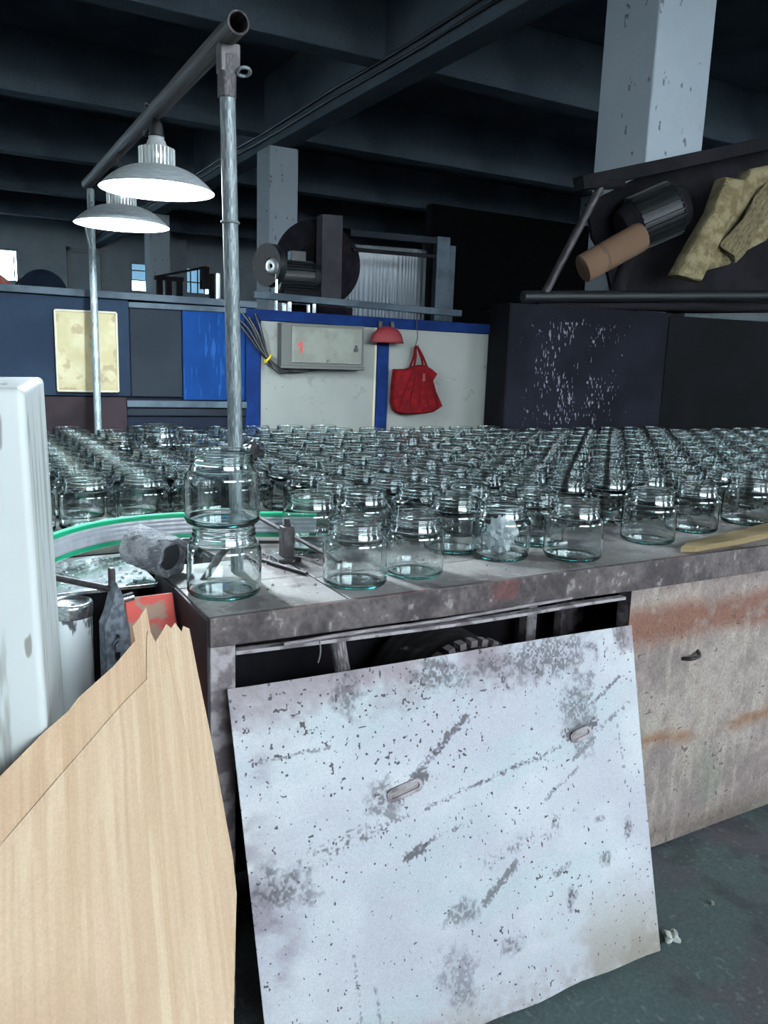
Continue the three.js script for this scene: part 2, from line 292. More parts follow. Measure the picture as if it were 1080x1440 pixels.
M.lampOut = std({ map: speckTone('#9aa0a3', '#b6bcbe', 263, 10, 10, 0.3, 0.7, 256, 6), roughness: 0.5, metalness: 0.1 });
M.lampIn = std({ color: '#f2f6f6', roughness: 0.5 });
M.lampFin = std({ color: '#d8dcdc', roughness: 0.35, metalness: 0.4 });
M.lampGlow = std({ color: '#ffffff', emissive: '#e6f6ff', emissiveIntensity: 5, roughness: 0.5 });
M.glass = phy({ color: '#ffffff', transmission: 1, thickness: 0.004, ior: 1.56, roughness: 0.0, attenuationColor: new THREE.Color(0.50, 0.90, 0.87), attenuationDistance: 0.06 });
M.shard = phy({ color: '#f4fbfa', transmission: 0.85, thickness: 0.004, ior: 1.5, roughness: 0.08, attenuationColor: new THREE.Color(0.7, 0.92, 0.88), attenuationDistance: 0.03 });
M.scrap = phy({ color: '#cfd4cc', transmission: 0.3, thickness: 0, roughness: 0.4 });
M.debris = std({ map: speckTone('#4a3a36', '#8a807c', 271, 20, 20, 0.35, 0.65, 256, 6), roughness: 0.95 });

// paint and dirt as dark as the place shows them
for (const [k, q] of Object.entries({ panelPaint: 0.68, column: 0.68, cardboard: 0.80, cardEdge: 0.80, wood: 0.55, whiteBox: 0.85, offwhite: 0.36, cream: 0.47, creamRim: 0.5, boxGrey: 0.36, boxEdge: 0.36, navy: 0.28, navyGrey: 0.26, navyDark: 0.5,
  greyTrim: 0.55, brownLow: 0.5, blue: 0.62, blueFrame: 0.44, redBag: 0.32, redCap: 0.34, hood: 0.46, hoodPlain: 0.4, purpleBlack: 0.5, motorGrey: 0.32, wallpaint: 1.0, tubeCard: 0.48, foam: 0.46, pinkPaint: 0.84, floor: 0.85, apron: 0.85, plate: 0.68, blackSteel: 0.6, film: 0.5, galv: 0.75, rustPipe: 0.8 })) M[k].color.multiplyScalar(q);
M.concrete.color.setRGB(0.66, 0.71, 0.77);
for (const k of ['navy', 'navyGrey', 'navyDark', 'blue', 'blueFrame', 'hood', 'hoodPlain', 'blackSteel', 'purpleBlack', 'brownLow', 'greyTrim', 'concrete', 'redBag']) { M[k] = Object.assign(new THREE.MeshPhysicalMaterial({ specularIntensity: 0.3 }), { map: M[k].map, color: M[k].color, roughness: 0.85, metalness: 0, bumpMap: M[k].bumpMap, bumpScale: M[k].bumpScale }); }   // dusty, matt
for (const k of Object.keys(M)) if (!['glass', 'shard', 'lampGlow', 'lampIn', 'pane', 'paneBlue', 'plate', 'belt', 'ground', 'lampLitPlate'].includes(k)) M[k].color.multiplyScalar(0.87);

// ---------------------------------------------------------------- the building
const XL = -7, XR = 13, ZF = 4.5, ZB = -25, HB = 4.2, HJ = 4.39, HC = 5.1;
struct('floor', BX(XL, XR, -0.2, 0, ZB, ZF, 0), M.floor);
struct('ground_outside', BX(-40, 46, -0.3, -0.05, ZF + 0.31, 46, 0), M.ground);
struct('ground_outside', BX(XR + 0.31, 46, -0.3, -0.05, -40, ZF + 0.3, 0), M.ground);
struct('ground_outside', BX(-40, XL - 0.31, -0.3, -0.05, -40, ZF + 0.3, 0), M.ground);
struct('ground_outside', BX(XL - 0.3, XR + 0.3, -0.3, -0.05, -60, ZB - 0.31, 0), M.ground);
struct('ceiling', BX(XL - 0.3, XR + 0.3, HC, HC + 0.3, ZB - 0.3, ZF + 0.3, 0), M.concrete);
for (const z of [-1.01, -4.38, -7.75, -11.13, -14.5, -17.87, -21.2]) struct('ceiling_beam', BX(XL, XR, HJ, HC, z - 0.27, z, 0.012), M.concrete);
struct('ceiling_beam', BX(4.22, 4.51, HB, HC, ZB, ZF, 0.012), M.concrete);
struct('ceiling_beam', BX(-2.2, -1.9, HB, HC, ZB, ZF, 0.012), M.concrete);
for (const z of [-4.33, -11.1, -17.9]) struct('concrete_column', BX(4.19, 4.19 + (z < -5 ? 0.42 : 0.52), 0, z < -5 ? HB : HC, z - 0.24, z + 0.25, 0.015), M.column);
struct('concrete_column', BX(6.0, 6.75, 0, HC, -24.6, -24.0, 0.015), M.column);
// a wall with openings cut out of it: pieces around each opening; axis 'x' runs along x at depth z
function wallWith(name, axis, a0, a1, at, thick, holes, mat) {
  const gs = [], add = (p0, p1, y0, y1) => { if (p1 - p0 > 0.001 && y1 - y0 > 0.001) gs.push(axis === 'x' ? BX(p0, p1, y0, y1, at, at + thick, 0) : BX(at, at + thick, y0, y1, p0, p1, 0)); };
  let p = a0;
  for (const [h0, h1, y0, y1] of holes) { add(p, h0, 0, HC); add(h0, h1, 0, y0); add(h0, h1, y1, HC); p = h1; }
  add(p, a1, 0, HC);
  return struct(name, merge(gs), mat);
}
wallWith('wall_back', 'x', XL - 0.3, XR + 0.3, ZB - 0.3, 0.3, [[-5.5, 2.37, 3.1, 4.0], [5.35, 5.89, 3.06, 3.93], [6.9, 7.77, 3.1, 3.93]], M.wallpaint);
wallWith('wall_front', 'x', XL - 0.3, XR + 0.3, ZF, 0.3, [[-0.9, 3.6, 2.2, 4.05], [5.0, 7.6, 2.2, 4.05]], M.wallpaint);  // farther-right opening added unseen, to brighten the column's right face
wallWith('wall_right', 'z', ZB, ZF, XR, 0.3, [[0.8, 3.0, 2.3, 3.9]], M.wallpaint);
wallWith('wall_left', 'z', ZB, ZF, XL - 0.3, 0.3, [[-9.5, -7.3, 2.4, 3.9]], M.wallpaint);
struct('added_dark_partition', BX(8.7, XR, 0, HJ, -14.1, -13.9, 0), M.hoodPlain);  // added black partition so the background at far right stays dark
function windowFrame(x0, x1, y0, y1, z, bars, panes) {
  const w = thing('window_1', null, null, [(x0 + x1) / 2, y0, z]); w.name = numbered('window'); w.userData.kind = 'structure';
  const W = x1 - x0, H = y1 - y0;
  part(w, 'window_frame', merge([BX(-W / 2, -W / 2 + 0.06, 0, H, -0.05, 0.05), BX(W / 2 - 0.06, W / 2, 0, H, -0.05, 0.05), BX(-W / 2, W / 2, 0, 0.06, -0.05, 0.05), BX(-W / 2, W / 2, H - 0.06, H, -0.05, 0.05)]), M.frame);
  for (const [vx, hy] of bars) part(w, 'window_bar', vx !== null ? B(0.035, H, 0.05, (vx - 0.5) * W, H / 2, 0) : B(W, 0.035, 0.05, 0, hy * H, 0), M.frame);
  for (const [u0, u1, v0, v1, m] of panes) part(w, 'pane', B((u1 - u0) * W, (v1 - v0) * H, 0.008, ((u0 + u1) / 2 - 0.5) * W, (v0 + v1) / 2 * H, 0, 0), m);
}
windowFrame(-5.5, 2.37, 3.1, 4.0, ZB - 0.1, [[0.2, null], [0.4, null], [0.6, null], [0.8, null], [0.985, null]], [[0.01, 0.2, 0.05, 0.95, M.pane], [0.2, 0.4, 0.05, 0.95, M.pane], [0.4, 0.6, 0.05, 0.95, M.pane], [0.6, 0.8, 0.05, 0.95, M.pane], [0.8, 0.985, 0.05, 0.95, M.pane]]);
windowFrame(5.35, 5.89, 3.06, 3.93, ZB - 0.1, [[null, 0.4], [null, 0.72]], [[0.08, 0.92, 0.05, 0.4, M.pane], [0.08, 0.92, 0.4, 0.95, M.paneBlue]]);
windowFrame(6.9, 7.77, 3.1, 3.93, ZB - 0.1, [[0.3, null], [0.55, null], [0.8, null], [null, 0.45]], [[0.05, 0.8, 0.05, 0.45, M.paneBlue], [0.05, 0.8, 0.45, 0.95, M.paneBlue], [0.8, 0.95, 0.05, 0.45, M.pane]]);
// pale door frame on the far wall
{
  const d = thing('door_1', null, null, [4.1, 0, ZB + 0.06]); d.userData.kind = 'structure';
  part(d, 'door_frame', merge([BX(-0.5, -0.38, 0, 4.15, -0.05, 0.08), BX(0.4, 0.52, 0, 4.15, -0.05, 0.08), BX(-0.5, 0.52, 4.03, 4.15, -0.05, 0.08)]), M.frame);
  part(d, 'door_leaf', BX(-0.38, 0.4, 0, 4.03, -0.05, 0.0), M.wallpaint);
}
// two cables along the near side of the main beam
[[4.86, 0.014, 'upper'], [4.40, 0.013, 'lower']].forEach(([y, r, w]) => {
  const pts = []; for (let z = -24; z <= 4; z += 1) pts.push([4.198, (w === 'upper' ? 4.40 : 4.31) + 0.008 * Math.sin(z * 1.9), z]);
  single('cable', tube(pts, r + 0.004, 90, 8), M.blackCable, w === 'upper' ? 'upper of the two black cables along the side of the long ceiling beam' : 'lower of the two black cables along the side of the long ceiling beam', 'cable');
});

// ---------------------------------------------------------------- the table
const T = 0.94, ZT = -1.52, TX = 0.466;
const table = thing('steel_table', 'long dusty steel work table with a worn rust-stained apron and jars standing on it', 'table', [TX, 0, ZT]);
{
  const L = 3.6;
  // plates of the top, with open joints
  const plate = (x0, x1, z0, z1) => part(table, 'top_plate', BX(x0, x1, T - 0.012, T, z0, z1, 0.0025), M.plate);
  plate(0, 0.318, -0.44, -0.235); plate(0.322, 0.62, -0.44, -0.203); plate(0, 0.318, -0.231, -0.006); plate(0.322, 1.06, -0.199, -0.006);
  plate(0.624, 1.06, -0.44, -0.203); plate(1.064, 1.66, -0.44, -0.006); plate(1.664, 2.5, -0.44, -0.006); plate(2.504, L, -0.44, -0.006);
  const ap = new THREE.Shape(); ap.moveTo(0, T - 0.058); ap.lineTo(1.2, T - 0.075); ap.lineTo(L, T - 0.08); ap.lineTo(L, T); ap.lineTo(0, T);
  const ag = new THREE.ExtrudeGeometry(ap, { depth: 0.010, bevelEnabled: true, bevelThickness: 0.0025, bevelSize: 0.0025, bevelSegments: 2 }); ag.translate(0, 0, -0.006);
  part(table, 'apron', uvm(ag), M.apron);
  part(table, 'leg', BX(0, 0.055, 0, T - 0.06, -0.052, -0.004), M.legSteel);
  part(table, 'leg', BX(1.20, 1.25, 0, T - 0.09, -0.06, -0.014), M.legSteel);
  part(table, 'leg', BX(L - 0.05, L, 0, T - 0.08, -0.055, -0.005), M.legSteel);
  part(table, 'leg', BX(0.0, 0.05, 0, T - 0.012, -0.44, -0.39), M.sideSteel);
  part(table, 'side_panel', BX(-0.006, 0.0, 0.02, T - 0.004, -0.44, -0.004, 0.002), M.sideSteel);
  part(table, 'back_panel', BX(0, L, 0.02, T - 0.02, -0.45, -0.442, 0.002), M.blackSteel);
  // bent bottom rail seen in the opening
  const rs = new THREE.Shape(); rs.moveTo(-0.011, -0.004); rs.lineTo(0.011, -0.004); rs.lineTo(0.011, 0.004); rs.lineTo(-0.011, 0.004);
  const rail = new THREE.ExtrudeGeometry(rs, { steps: 24, bevelEnabled: false, extrudePath: new THREE.CatmullRomCurve3([V(0.055, 0.858, -0.012), V(0.35, 0.850, -0.010), V(0.7, 0.842, -0.012), V(1.0, 0.842, -0.016), V(1.18, 0.838, -0.022)]) });
  part(table, 'lower_rail', uvm(rail), M.legSteel);
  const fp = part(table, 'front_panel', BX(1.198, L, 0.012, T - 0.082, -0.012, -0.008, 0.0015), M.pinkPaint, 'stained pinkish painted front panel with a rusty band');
  const hd = part(fp, 'handle', tube([[1.435, 0.622, -0.008], [1.442, 0.628, 0.016], [1.475, 0.632, 0.018], [1.50, 0.636, -0.008]], 0.006, 20, 8), M.darkSteel);
  hd.userData.label = 'small dark loop handle';
}
// worn strips hanging loose under the apron
single('loose_strip', tube([[0.62, 0.868, -1.505], [0.80, 0.872, -1.500], [1.0, 0.868, -1.503], [1.2, 0.872, -1.500], [1.42, 0.874, -1.504]], 0.0045, 60, 6), M.legSteel, 'thin pale bent strip hanging loose under the table apron', 'strip');
single('twine', tube([[0.702, 0.866, -1.503], [0.703, 0.845, -1.498], [0.700, 0.826, -1.497], [0.697, 0.817, -1.497]], 0.0018, 16, 5), M.offwhite, 'short pale twine end dangling from the rail under the apron', 'string');
// what stands in the dark behind the opening
{
  const t = thing('drum', 'dark round steel drum lying under the table behind the opening', 'drum', [1.23, 0.0, -1.78]);
  const c = new THREE.CylinderGeometry(0.20, 0.20, 0.24, 40); c.rotateX(Math.PI / 2); c.translate(0, 0.52, 0); part(t, 'body', c, M.darkSteel);
  const teeth = []; for (let i = 0; i < 36; i++) { const a = i / 36 * Math.PI * 2; const b = new THREE.BoxGeometry(0.02, 0.018, 0.03); b.rotateZ(a - Math.PI / 2); b.translate(Math.cos(a) * 0.205, 0.52 + Math.sin(a) * 0.205, 0.11); teeth.push(b); }
  part(t, 'toothed_rim', merge(teeth), M.legSteel);
  part(t, 'cradle', BX(-0.2, 0.2, 0, 0.33, -0.1, 0.1), M.blackSteel);
}
single('strut', rod([0.90, 0.74, -1.82], [0.98, 0.0, -1.66], 0.022, 14), M.legSteel, 'slanting grey pipe strut under the table left of the drum', 'strut');
single('prop_post', BX(-0.02, 0.02, 0, 0.92, -0.02, 0.02), M.legSteel, 'narrow upright post under the table, left one of two right of the drum', 'post', [1.60, 0, -1.88]);
single('prop_post', BX(-0.045, 0.045, 0, 0.92, -0.02, 0.02), M.legSteel, 'wide upright post under the table, right one of two right of the drum', 'post', [1.75, 0, -1.86]);

// the painted sheet that leans against the table front
{
  const c = { tl: V(0.492, 0.794, -1.497), tr: V(1.640, 0.772, -1.494), bl: V(0.50, 0.004, -1.238), br: V(1.541, 0.004, -1.208) };
  const base = V(1.03, 0, -1.30), t = thing('leaning_panel', 'large white-painted steel sheet leaning on the table front, scratched and smeared with dirt', 'panel', base.toArray());
  const N = 24, pos = [], uv = [], idx = [], th = 0.004;
  const P = (u, v) => { // u left-right, v bottom-top
    const q = c.bl.clone().lerp(c.br, u).lerp(c.tl.clone().lerp(c.tr, u), v);
    q.z += 0.010 * Math.sin(u * 5.1 + 0.6) * Math.sin(v * 2.6); // slight buckling of thin sheet
    q.y += (v === 0 ? 0.006 * Math.sin(u * 23) * Math.sin(u * 7) + 0.004 : 0);
    return q.sub(base);
  };
  const nrm = c.br.clone().sub(c.bl).cross(c.tl.clone().sub(c.bl)).normalize();
  for (const side of [1, -1]) for (let j = 0; j <= N; j++) for (let i = 0; i <= N; i++) { const q = P(i / N, j / N).addScaledVector(nrm, side * th / 2); pos.push(q.x, q.y, q.z); uv.push(i / N, j / N); }
  const K = (N + 1) * (N + 1), at = (i, j) => j * (N + 1) + i;
  for (let j = 0; j < N; j++) for (let i = 0; i < N; i++) {
    const a = at(i, j), b = at(i + 1, j), d = at(i + 1, j + 1), e = at(i, j + 1);
    idx.push(a, b, d, a, d, e, K + a, K + d, K + b, K + a, K + e, K + d);
  }
  const edge = (a, b) => idx.push(a, K + a, b, b, K + a, K + b);
  for (let i = 0; i < N; i++) { edge(at(i, 0), at(i + 1, 0)); edge(at(i + 1, N), at(i, N)); edge(at(0, i + 1), at(0, i)); edge(at(N, i), at(N, i + 1)); }
  const g = new THREE.BufferGeometry(); g.setAttribute('position', new THREE.Float32BufferAttribute(pos, 3)); g.setAttribute('uv', new THREE.Float32BufferAttribute(uv, 2)); g.setIndex(idx);
  const gg = toCreasedNormals(g, 0.5);
  part(t, 'sheet', gg, M.panelPaint);
  // two pressed grips
  const grip = (u, v, len, label) => {
    const q = P(u, v).addScaledVector(nrm, th / 2 + 0.001), ang = Math.atan2(c.tr.y - c.tl.y + 0.06, c.tr.x - c.tl.x) + 0.12;
    const s = new THREE.Shape(); const r = 0.013; s.absarc(-len / 2, 0, r, Math.PI / 2, Math.PI * 1.5); s.absarc(len / 2, 0, r, -Math.PI / 2, Math.PI / 2);
    const h = new THREE.Path(); const r2 = 0.008; h.absarc(-len / 2, 0, r2, Math.PI / 2, Math.PI * 1.5); h.absarc(len / 2, 0, r2, -Math.PI / 2, Math.PI / 2); s.holes.push(h);
    const e = new THREE.ExtrudeGeometry(s, { depth: 0.004, bevelEnabled: true, bevelThickness: 0.002, bevelSize: 0.002, bevelSegments: 2, curveSegments: 8 });
    e.rotateZ(ang); e.applyQuaternion(new THREE.Quaternion().setFromUnitVectors(V(0, 0, 1), nrm)); e.translate(q.x, q.y, q.z);
    const gp = part(t, 'grip', e, M.legSteel, label);
    const ps = new THREE.Shape(); ps.absarc(-len / 2, 0, r2, Math.PI / 2, Math.PI * 1.5); ps.absarc(len / 2, 0, r2, -Math.PI / 2, Math.PI / 2);
    const pe = new THREE.ExtrudeGeometry(ps, { depth: 0.0015, bevelEnabled: false }); pe.rotateZ(ang); pe.applyQuaternion(new THREE.Quaternion().setFromUnitVectors(V(0, 0, 1), nrm)); pe.translate(q.x, q.y, q.z);
    part(gp, 'pocket', pe, M.panelPaint);
  };
  grip(0.335, 0.665, 0.062, 'slotted grip left of the middle');
  grip(0.815, 0.69, 0.040, 'dark slotted grip near the right edge');
}

// ---------------------------------------------------------------- jars
const jarGeo = (() => {
  const pr = []; const arc = (cx, cy, r, a0, a1, n) => { for (let i = 0; i <= n; i++) { const a = (a0 + (a1 - a0) * i / n) * Math.PI / 180; pr.push([cx + r * Math.cos(a), cy + r * Math.sin(a)]); } };
  pr.push([0.0001, 0.0045], [0.045, 0.0035]); arc(0.062, 0.0032, 0.0032, 200, 270, 3);
  arc(0.0700, 0.0125, 0.0125, -90, 0, 6);
  pr.push([0.0828, 0.04], [0.0827, 0.080]); arc(0.0546, 0.097, 0.0280, 0, 56, 9);
  pr.push([0.0690, 0.1285], [0.0676, 0.132]); arc(0.0676, 0.1355, 0.0032, -80, 80, 4); pr.push([0.0670, 0.1415]); arc(0.0670, 0.146, 0.0028, -80, 80, 4);
  pr.push([0.0672, 0.153]); arc(0.0655, 0.1572, 0.0028, 0, 180, 6);
  pr.push([0.0622, 0.148], [0.0622, 0.134], [0.0655, 0.126]); arc(0.0546, 0.097, 0.0240, 56, 0, 7);
  pr.push([0.0787, 0.080], [0.0788, 0.04]); arc(0.0690, 0.0180, 0.0098, 0, -85, 5); pr.push([0.045, 0.0095], [0.0001, 0.0105]);
  return lathe(pr, 44);
})();
const proj = (() => { camera.updateMatrixWorld(true); camera.aspect = 0.75; camera.updateProjectionMatrix(); return (x, y, z) => { const q = V(x, y, z).project(camera); return [(q.x + 1) * 540, (1 - q.y) * 720]; }; })();
const jar0 = new THREE.Mesh(jarGeo, M.glass); shade(jar0);
const spots = [];
function putJar(x, y, z, label, group, s = 1, sy = s) {
  const j = jar0.clone(); j.name = numbered('glass_jar'); j.position.set(x, y, z); j.rotation.y = rr(0, 6.28); j.scale.set(s, sy, s);
  scene.add(j); tag(j, label, 'jar', group); spots.push([x, z]); return j;
}
putJar(0.551, T, -1.690, 'lower of the two stacked clear glass jars on the table corner');
putJar(0.548, T + 0.1605, -1.692, 'upper of the two stacked clear glass jars, standing on the rim of another');
putJar(0.858, T, -1.645, 'clear glass jar on the front plate just right of the clamp post', null, 0.93, 0.98);
putJar(1.035, T, -1.665, 'clear glass jar close behind and right of the one beside the clamp post', null, 0.90, 0.97);
putJar(1.276, T, -1.845, 'clear glass jar at the plate back, just left of the jar with crumpled film');
putJar(1.352, T, -1.728, 'clear glass jar with crumpled clear film in it', null, 0.97);
putJar(1.544, T, -1.648, 'clear glass jar nearest the table edge, just right of the jar with crumpled film', null, 0.99);
putJar(1.56, T, -1.83, 'clear glass jar half hidden behind the one nearest the table edge');
putJar(1.916, T, -1.72, 'clear glass jar on the plate left of the wooden lath tip');
putJar(2.194, T, -1.785, 'clear glass jar behind the middle of the wooden lath');
putJar(2.487, T, -1.80, 'clear glass jar at the right end behind the wooden lath');
putJar(0.905, T, -2.005, 'clear glass jar touching the right end of the green-edged guide rail', null, 0.98);
putJar(0.84, T - 0.006, -3.42, 'taller glass jar sticking out above the rows near the far lamp pole', null, 1.02, 1.42);
// the crowded rows on the belt
const ORD = ['first', 'second', 'third', 'fourth', 'fifth', 'sixth', 'seventh', 'eighth', 'ninth', 'tenth', 'eleventh', 'twelfth', 'thirteenth', 'fourteenth', 'fifteenth', 'sixteenth']; let frontRow = 0;
const face = (x) => -4.385 + 0.1352 * (x - 0.5) + (x > 2.85 ? 0.245 : 0);   // the oven's face, and the hood's farther right
const back = (x) => face(x) + (x > 2.85 ? 0.095 : 0.24);
let placed = 0;
function fill(x0, x1, zs, pitch) {
  for (let i = 0, x = x0; x <= x1 + 1e-6; i++, x = x0 + i * pitch) for (let k = 0; ; k++) {
    const z = zs - k * pitch; if (z < back(x)) break;
    const jx = x + rr(-0.006, 0.006), jz = z + rr(-0.006, 0.006);
    if (spots.slice(0, 13).some(([a, b]) => Math.hypot(a - jx, b - jz) < 0.172) || Math.hypot(jx - 0.71, jz + 4.03) < 0.11 || Math.hypot(jx - 0.64, jz + 1.85) < 0.11) continue;
    const [px, py] = proj(jx, T + 0.1, jz); if (px < -50 || px > 1150 || py > 1500) continue;
    if (jx - 0.09 < 0.27 && jz > -2.0) continue;
    const first = k === 0 && x0 > 1;
    if (first) putJar(jx, T - 0.006, jz, `${ORD[frontRow++]} glass jar from the left in the foremost row on the belt behind the plate`);
    else if (x0 < 1) putJar(jx, T - 0.006, jz, 'clear glass jar in the packed rows behind the curved green-edged guide rail', 'jars behind the guide rail');
    else if (px < 715) putJar(jx, T - 0.006, jz, 'clear glass jar in the middle rows before the off-white oven panels', 'jars before the off-white panels');
    else putJar(jx, T - 0.006, jz, 'clear glass jar in the rows on the right before the dark hood', 'jars before the dark hood');
    placed++;
  }
}
fill(0.225, 1.0, -2.51, 0.1685);
fill(1.08, 5.9, -2.035, 0.192);
console.log('jars in rows', placed);
// crumpled film in one jar
{
  const g = new THREE.IcosahedronGeometry(0.042, 4), p = g.attributes.position;
  for (let i = 0; i < p.count; i++) { const q = V().fromBufferAttribute(p, i), n = q.clone().normalize(); const k = 0.72 + 0.55 * Math.abs(Math.sin(n.x * 9 + n.y * 5) * Math.cos(n.y * 11 - n.z * 7)); q.multiplyScalar(k); p.setXYZ(i, q.x, q.y * 1.15, q.z); }
  g.computeVertexNormals();
  single('crumpled_film', g, phy({ color: '#e9eef0', transmission: 0.4, thickness: 0, roughness: 0.25 }), 'crumpled clear plastic film inside the glass jar on the plate', 'film', [1.352, T + 0.062, -1.728]);
}

// conveyor belt under the rows
{
  const t = thing('conveyor_belt', 'rusty wire-mesh conveyor belt carrying the crowded glass jars', 'conveyor', [0, 0, 0]);
  const slab = (pts) => { const sh = new THREE.Shape(); pts.forEach(([x, z], i) => i ? sh.lineTo(x, -z) : sh.moveTo(x, -z)); const e = new THREE.ExtrudeGeometry(sh, { depth: 0.024, bevelEnabled: false }); e.rotateX(-Math.PI / 2); e.translate(0, T - 0.03, 0); return uvm(e); };
  part(t, 'mesh_belt', slab([[0.64, -1.985], [7.4, -1.985], [7.4, face(7.4)], [2.94, face(2.94)], [2.94, face(2.8)], [0.64, face(0.64)]]), M.belt);
  part(t, 'mesh_belt', slab([[-0.4, -2.26], [0.635, -2.26], [0.635, face(0.635)], [-0.4, face(-0.4)]]), M.lampLitPlate, 'worn steel bed plate, coloured paler as lamplight under the left jars');  // separate slab added as the lamp-lit part of the belt
  part(t, 'side_frame', BX(0.64, 7.4, 0.6, T - 0.032, -1.998, -1.986), M.blackSteel);
  part(t, 'support', BX(0.7, 0.8, 0, T - 0.04, -3.6, -3.5), M.blackSteel); part(t, 'support', BX(5.5, 5.6, 0, T - 0.04, -3.0, -2.9), M.blackSteel);
}
// broken glass and dirt heaped along the edge of the belt
{
  const sh = [], dirt = [];
  const heap = (n, x0, x1, z0, z1, sc) => { for (let i = 0; i < n; i++) {
    const g = new THREE.TetrahedronGeometry(rr(0.004, 0.010) * sc); g.scale(1, 0.5, 1.2); g.rotateY(rr(0, 6)); g.rotateX(rr(-0.6, 0.6)); g.translate(rr(x0, x1), T + rr(0.001, 0.008), rr(z0, z1)); (rnd() < 0.55 ? sh : dirt).push(g); } };
  heap(260, 0.66, 1.25, -1.985, -1.93, 1); heap(240, 1.6, 2.9, -1.97, -1.915, 1.1); heap(36, 0.62, 1.3, -1.92, -1.58, 0.7); heap(20, 1.3, 2.4, -1.9, -1.56, 0.7); heap(60, 0.68, 0.8, -1.95, -1.86, 1);
  single('glass_crumbs', merge(sh), M.shard, 'crumbs of broken glass scattered along the belt edge and plate', 'broken glass').userData.kind = 'stuff';
  single('dirt_crumbs', merge(dirt), M.debris, 'brown dirt and rust crumbs along the edge of the belt', 'dirt').userData.kind = 'stuff';
}

// ---------------------------------------------------------------- guide rail, clamp post, lath
function sweep(path, prof, closed = true) {    // upright section (offset, height) drawn along a path on the floor plan
  const pos = [], idx = [], n = prof.length;
  path.forEach(([x, z], i) => {
    const a = path[Math.max(0, i - 1)], b = path[Math.min(path.length - 1, i + 1)], dx = b[0] - a[0], dz = b[1] - a[1], l = Math.hypot(dx, dz);
    for (const [o, y] of prof) pos.push(x - dz / l * o, y, z + dx / l * o);
  });
  for (let i = 0; i < path.length - 1; i++) for (let k = 0; k < n; k++) { const a = i * n + k, b = i * n + (k + 1) % n, c = a + n, d = b + n; idx.push(a, b, d, a, d, c); }
  for (let k = 1; k < n - 1; k++) { idx.push(0, k + 1, k); const q = (path.length - 1) * n; idx.push(q, q + k, q + k + 1); }
  const g = new THREE.BufferGeometry(); g.setAttribute('position', new THREE.Float32BufferAttribute(pos, 3)); g.setIndex(idx); return uvm(toCreasedNormals(g, 0.5));
}
{
  const ctrl = [[0.10, -1.90], [0.175, -1.99], [0.247, -2.08], [0.30, -2.135], [0.37, -2.185], [0.45, -2.215], [0.55, -2.228], [0.63, -2.222], [0.75, -2.185], [0.86, -2.146], [0.968, -2.110]];
  const path = new THREE.CatmullRomCurve3(ctrl.map(([x, z]) => V(x, 0, z))).getPoints(90).map((p) => [p.x, p.z]);
  const t = thing('guide_rail', 'curved grey conveyor guide rail with green strips along both edges', 'guide rail', [0, T, 0]);
  const y0 = 0.006, body = [[-0.004, y0 + 0.010]];
  body.push([-0.004, y0 + 0.060]); // back face up
  for (let k = 0; k <= 20; k++) { const y = y0 + 0.060 - k * 0.0025; body.push([0.004 + 0.0018 * Math.abs(Math.sin(k / 20 * Math.PI * 4)), y]); }
  part(t, 'rail_body', sweep(path, body), M.railGrey);
  part(t, 'edge_strip', sweep(path, [[-0.007, y0 + 0.059], [-0.007, y0 + 0.070], [-0.004, y0 + 0.073], [0.006, y0 + 0.073], [0.009, y0 + 0.070], [0.009, y0 + 0.060]]), M.green, 'green plastic edge strip');
  part(t, 'edge_strip', sweep(path, [[-0.007, y0], [-0.007, y0 + 0.011], [0.008, y0 + 0.012], [0.009, y0 + 0.002], [0.007, y0]]), M.green, 'green plastic edge strip');
}
{
  const t = thing('clamp_post', 'small dark square clamp post with a bolt on top and a rod through it', 'clamp', [0.788, T, -1.90]);
  part(t, 'post', BX(-0.016, 0.016, 0, 0.092, -0.016, 0.016, 0.003), M.rustPipe);
  part(t, 'bolt', merge([rod([0, 0.09, 0], [0, 0.112, 0], 0.008, 6), rod([0, 0.09, 0], [0, 0.096, 0], 0.011, 6)]), M.darkSteel);
  part(t, 'rod', rod([-0.012, 0.082, -0.19], [0.085, 0.022, 0.14], 0.0055, 10), M.rustPipe);
  part(t, 'foot', BX(-0.035, 0.03, 0, 0.012, -0.03, 0.03, 0.003), M.darkSteel);
}
single('steel_rod', rod([0.700, T + 0.006, -1.97], [0.775, T + 0.006, -1.74], 0.005, 8), M.darkSteel, 'thin dark rod lying on the plate between the stacked jars and the clamp post', 'rod');
{
  const s = new THREE.Shape(); [[1.885, -1.560], [1.96, -1.600], [2.46, -1.700], [3.0, -1.80], [3.0, -1.70], [2.45, -1.610], [2.12, -1.560], [1.925, -1.545]].forEach(([x, z], i) => i ? s.lineTo(x, -z) : s.moveTo(x, -z));
  const g = new THREE.ExtrudeGeometry(s, { depth: 0.014, bevelEnabled: true, bevelSize: 0.002, bevelThickness: 0.002, bevelSegments: 1 }); g.rotateX(-Math.PI / 2); g.translate(-2.4, 0.0025, 1.65);
  single('wooden_lath', uvm(g), M.wood, 'flat pale wooden lath lying along the right end of the table edge', 'lath', [2.4, T, -1.65]);
}

// ---------------------------------------------------------------- left foreground
{
  const t = thing('white_cabinet', 'tall white-painted machine cabinet with dirty smears at the left edge', 'cabinet', [-0.072, 0, -1.48], -0.175);
  const g = new RoundedBoxGeometry(0.5, 1.410, 0.42, 4, 0.012); g.translate(0, 0.705, 0); g.rotateZ(0.016);
  part(t, 'body', uvm(g), M.whiteBox);
}
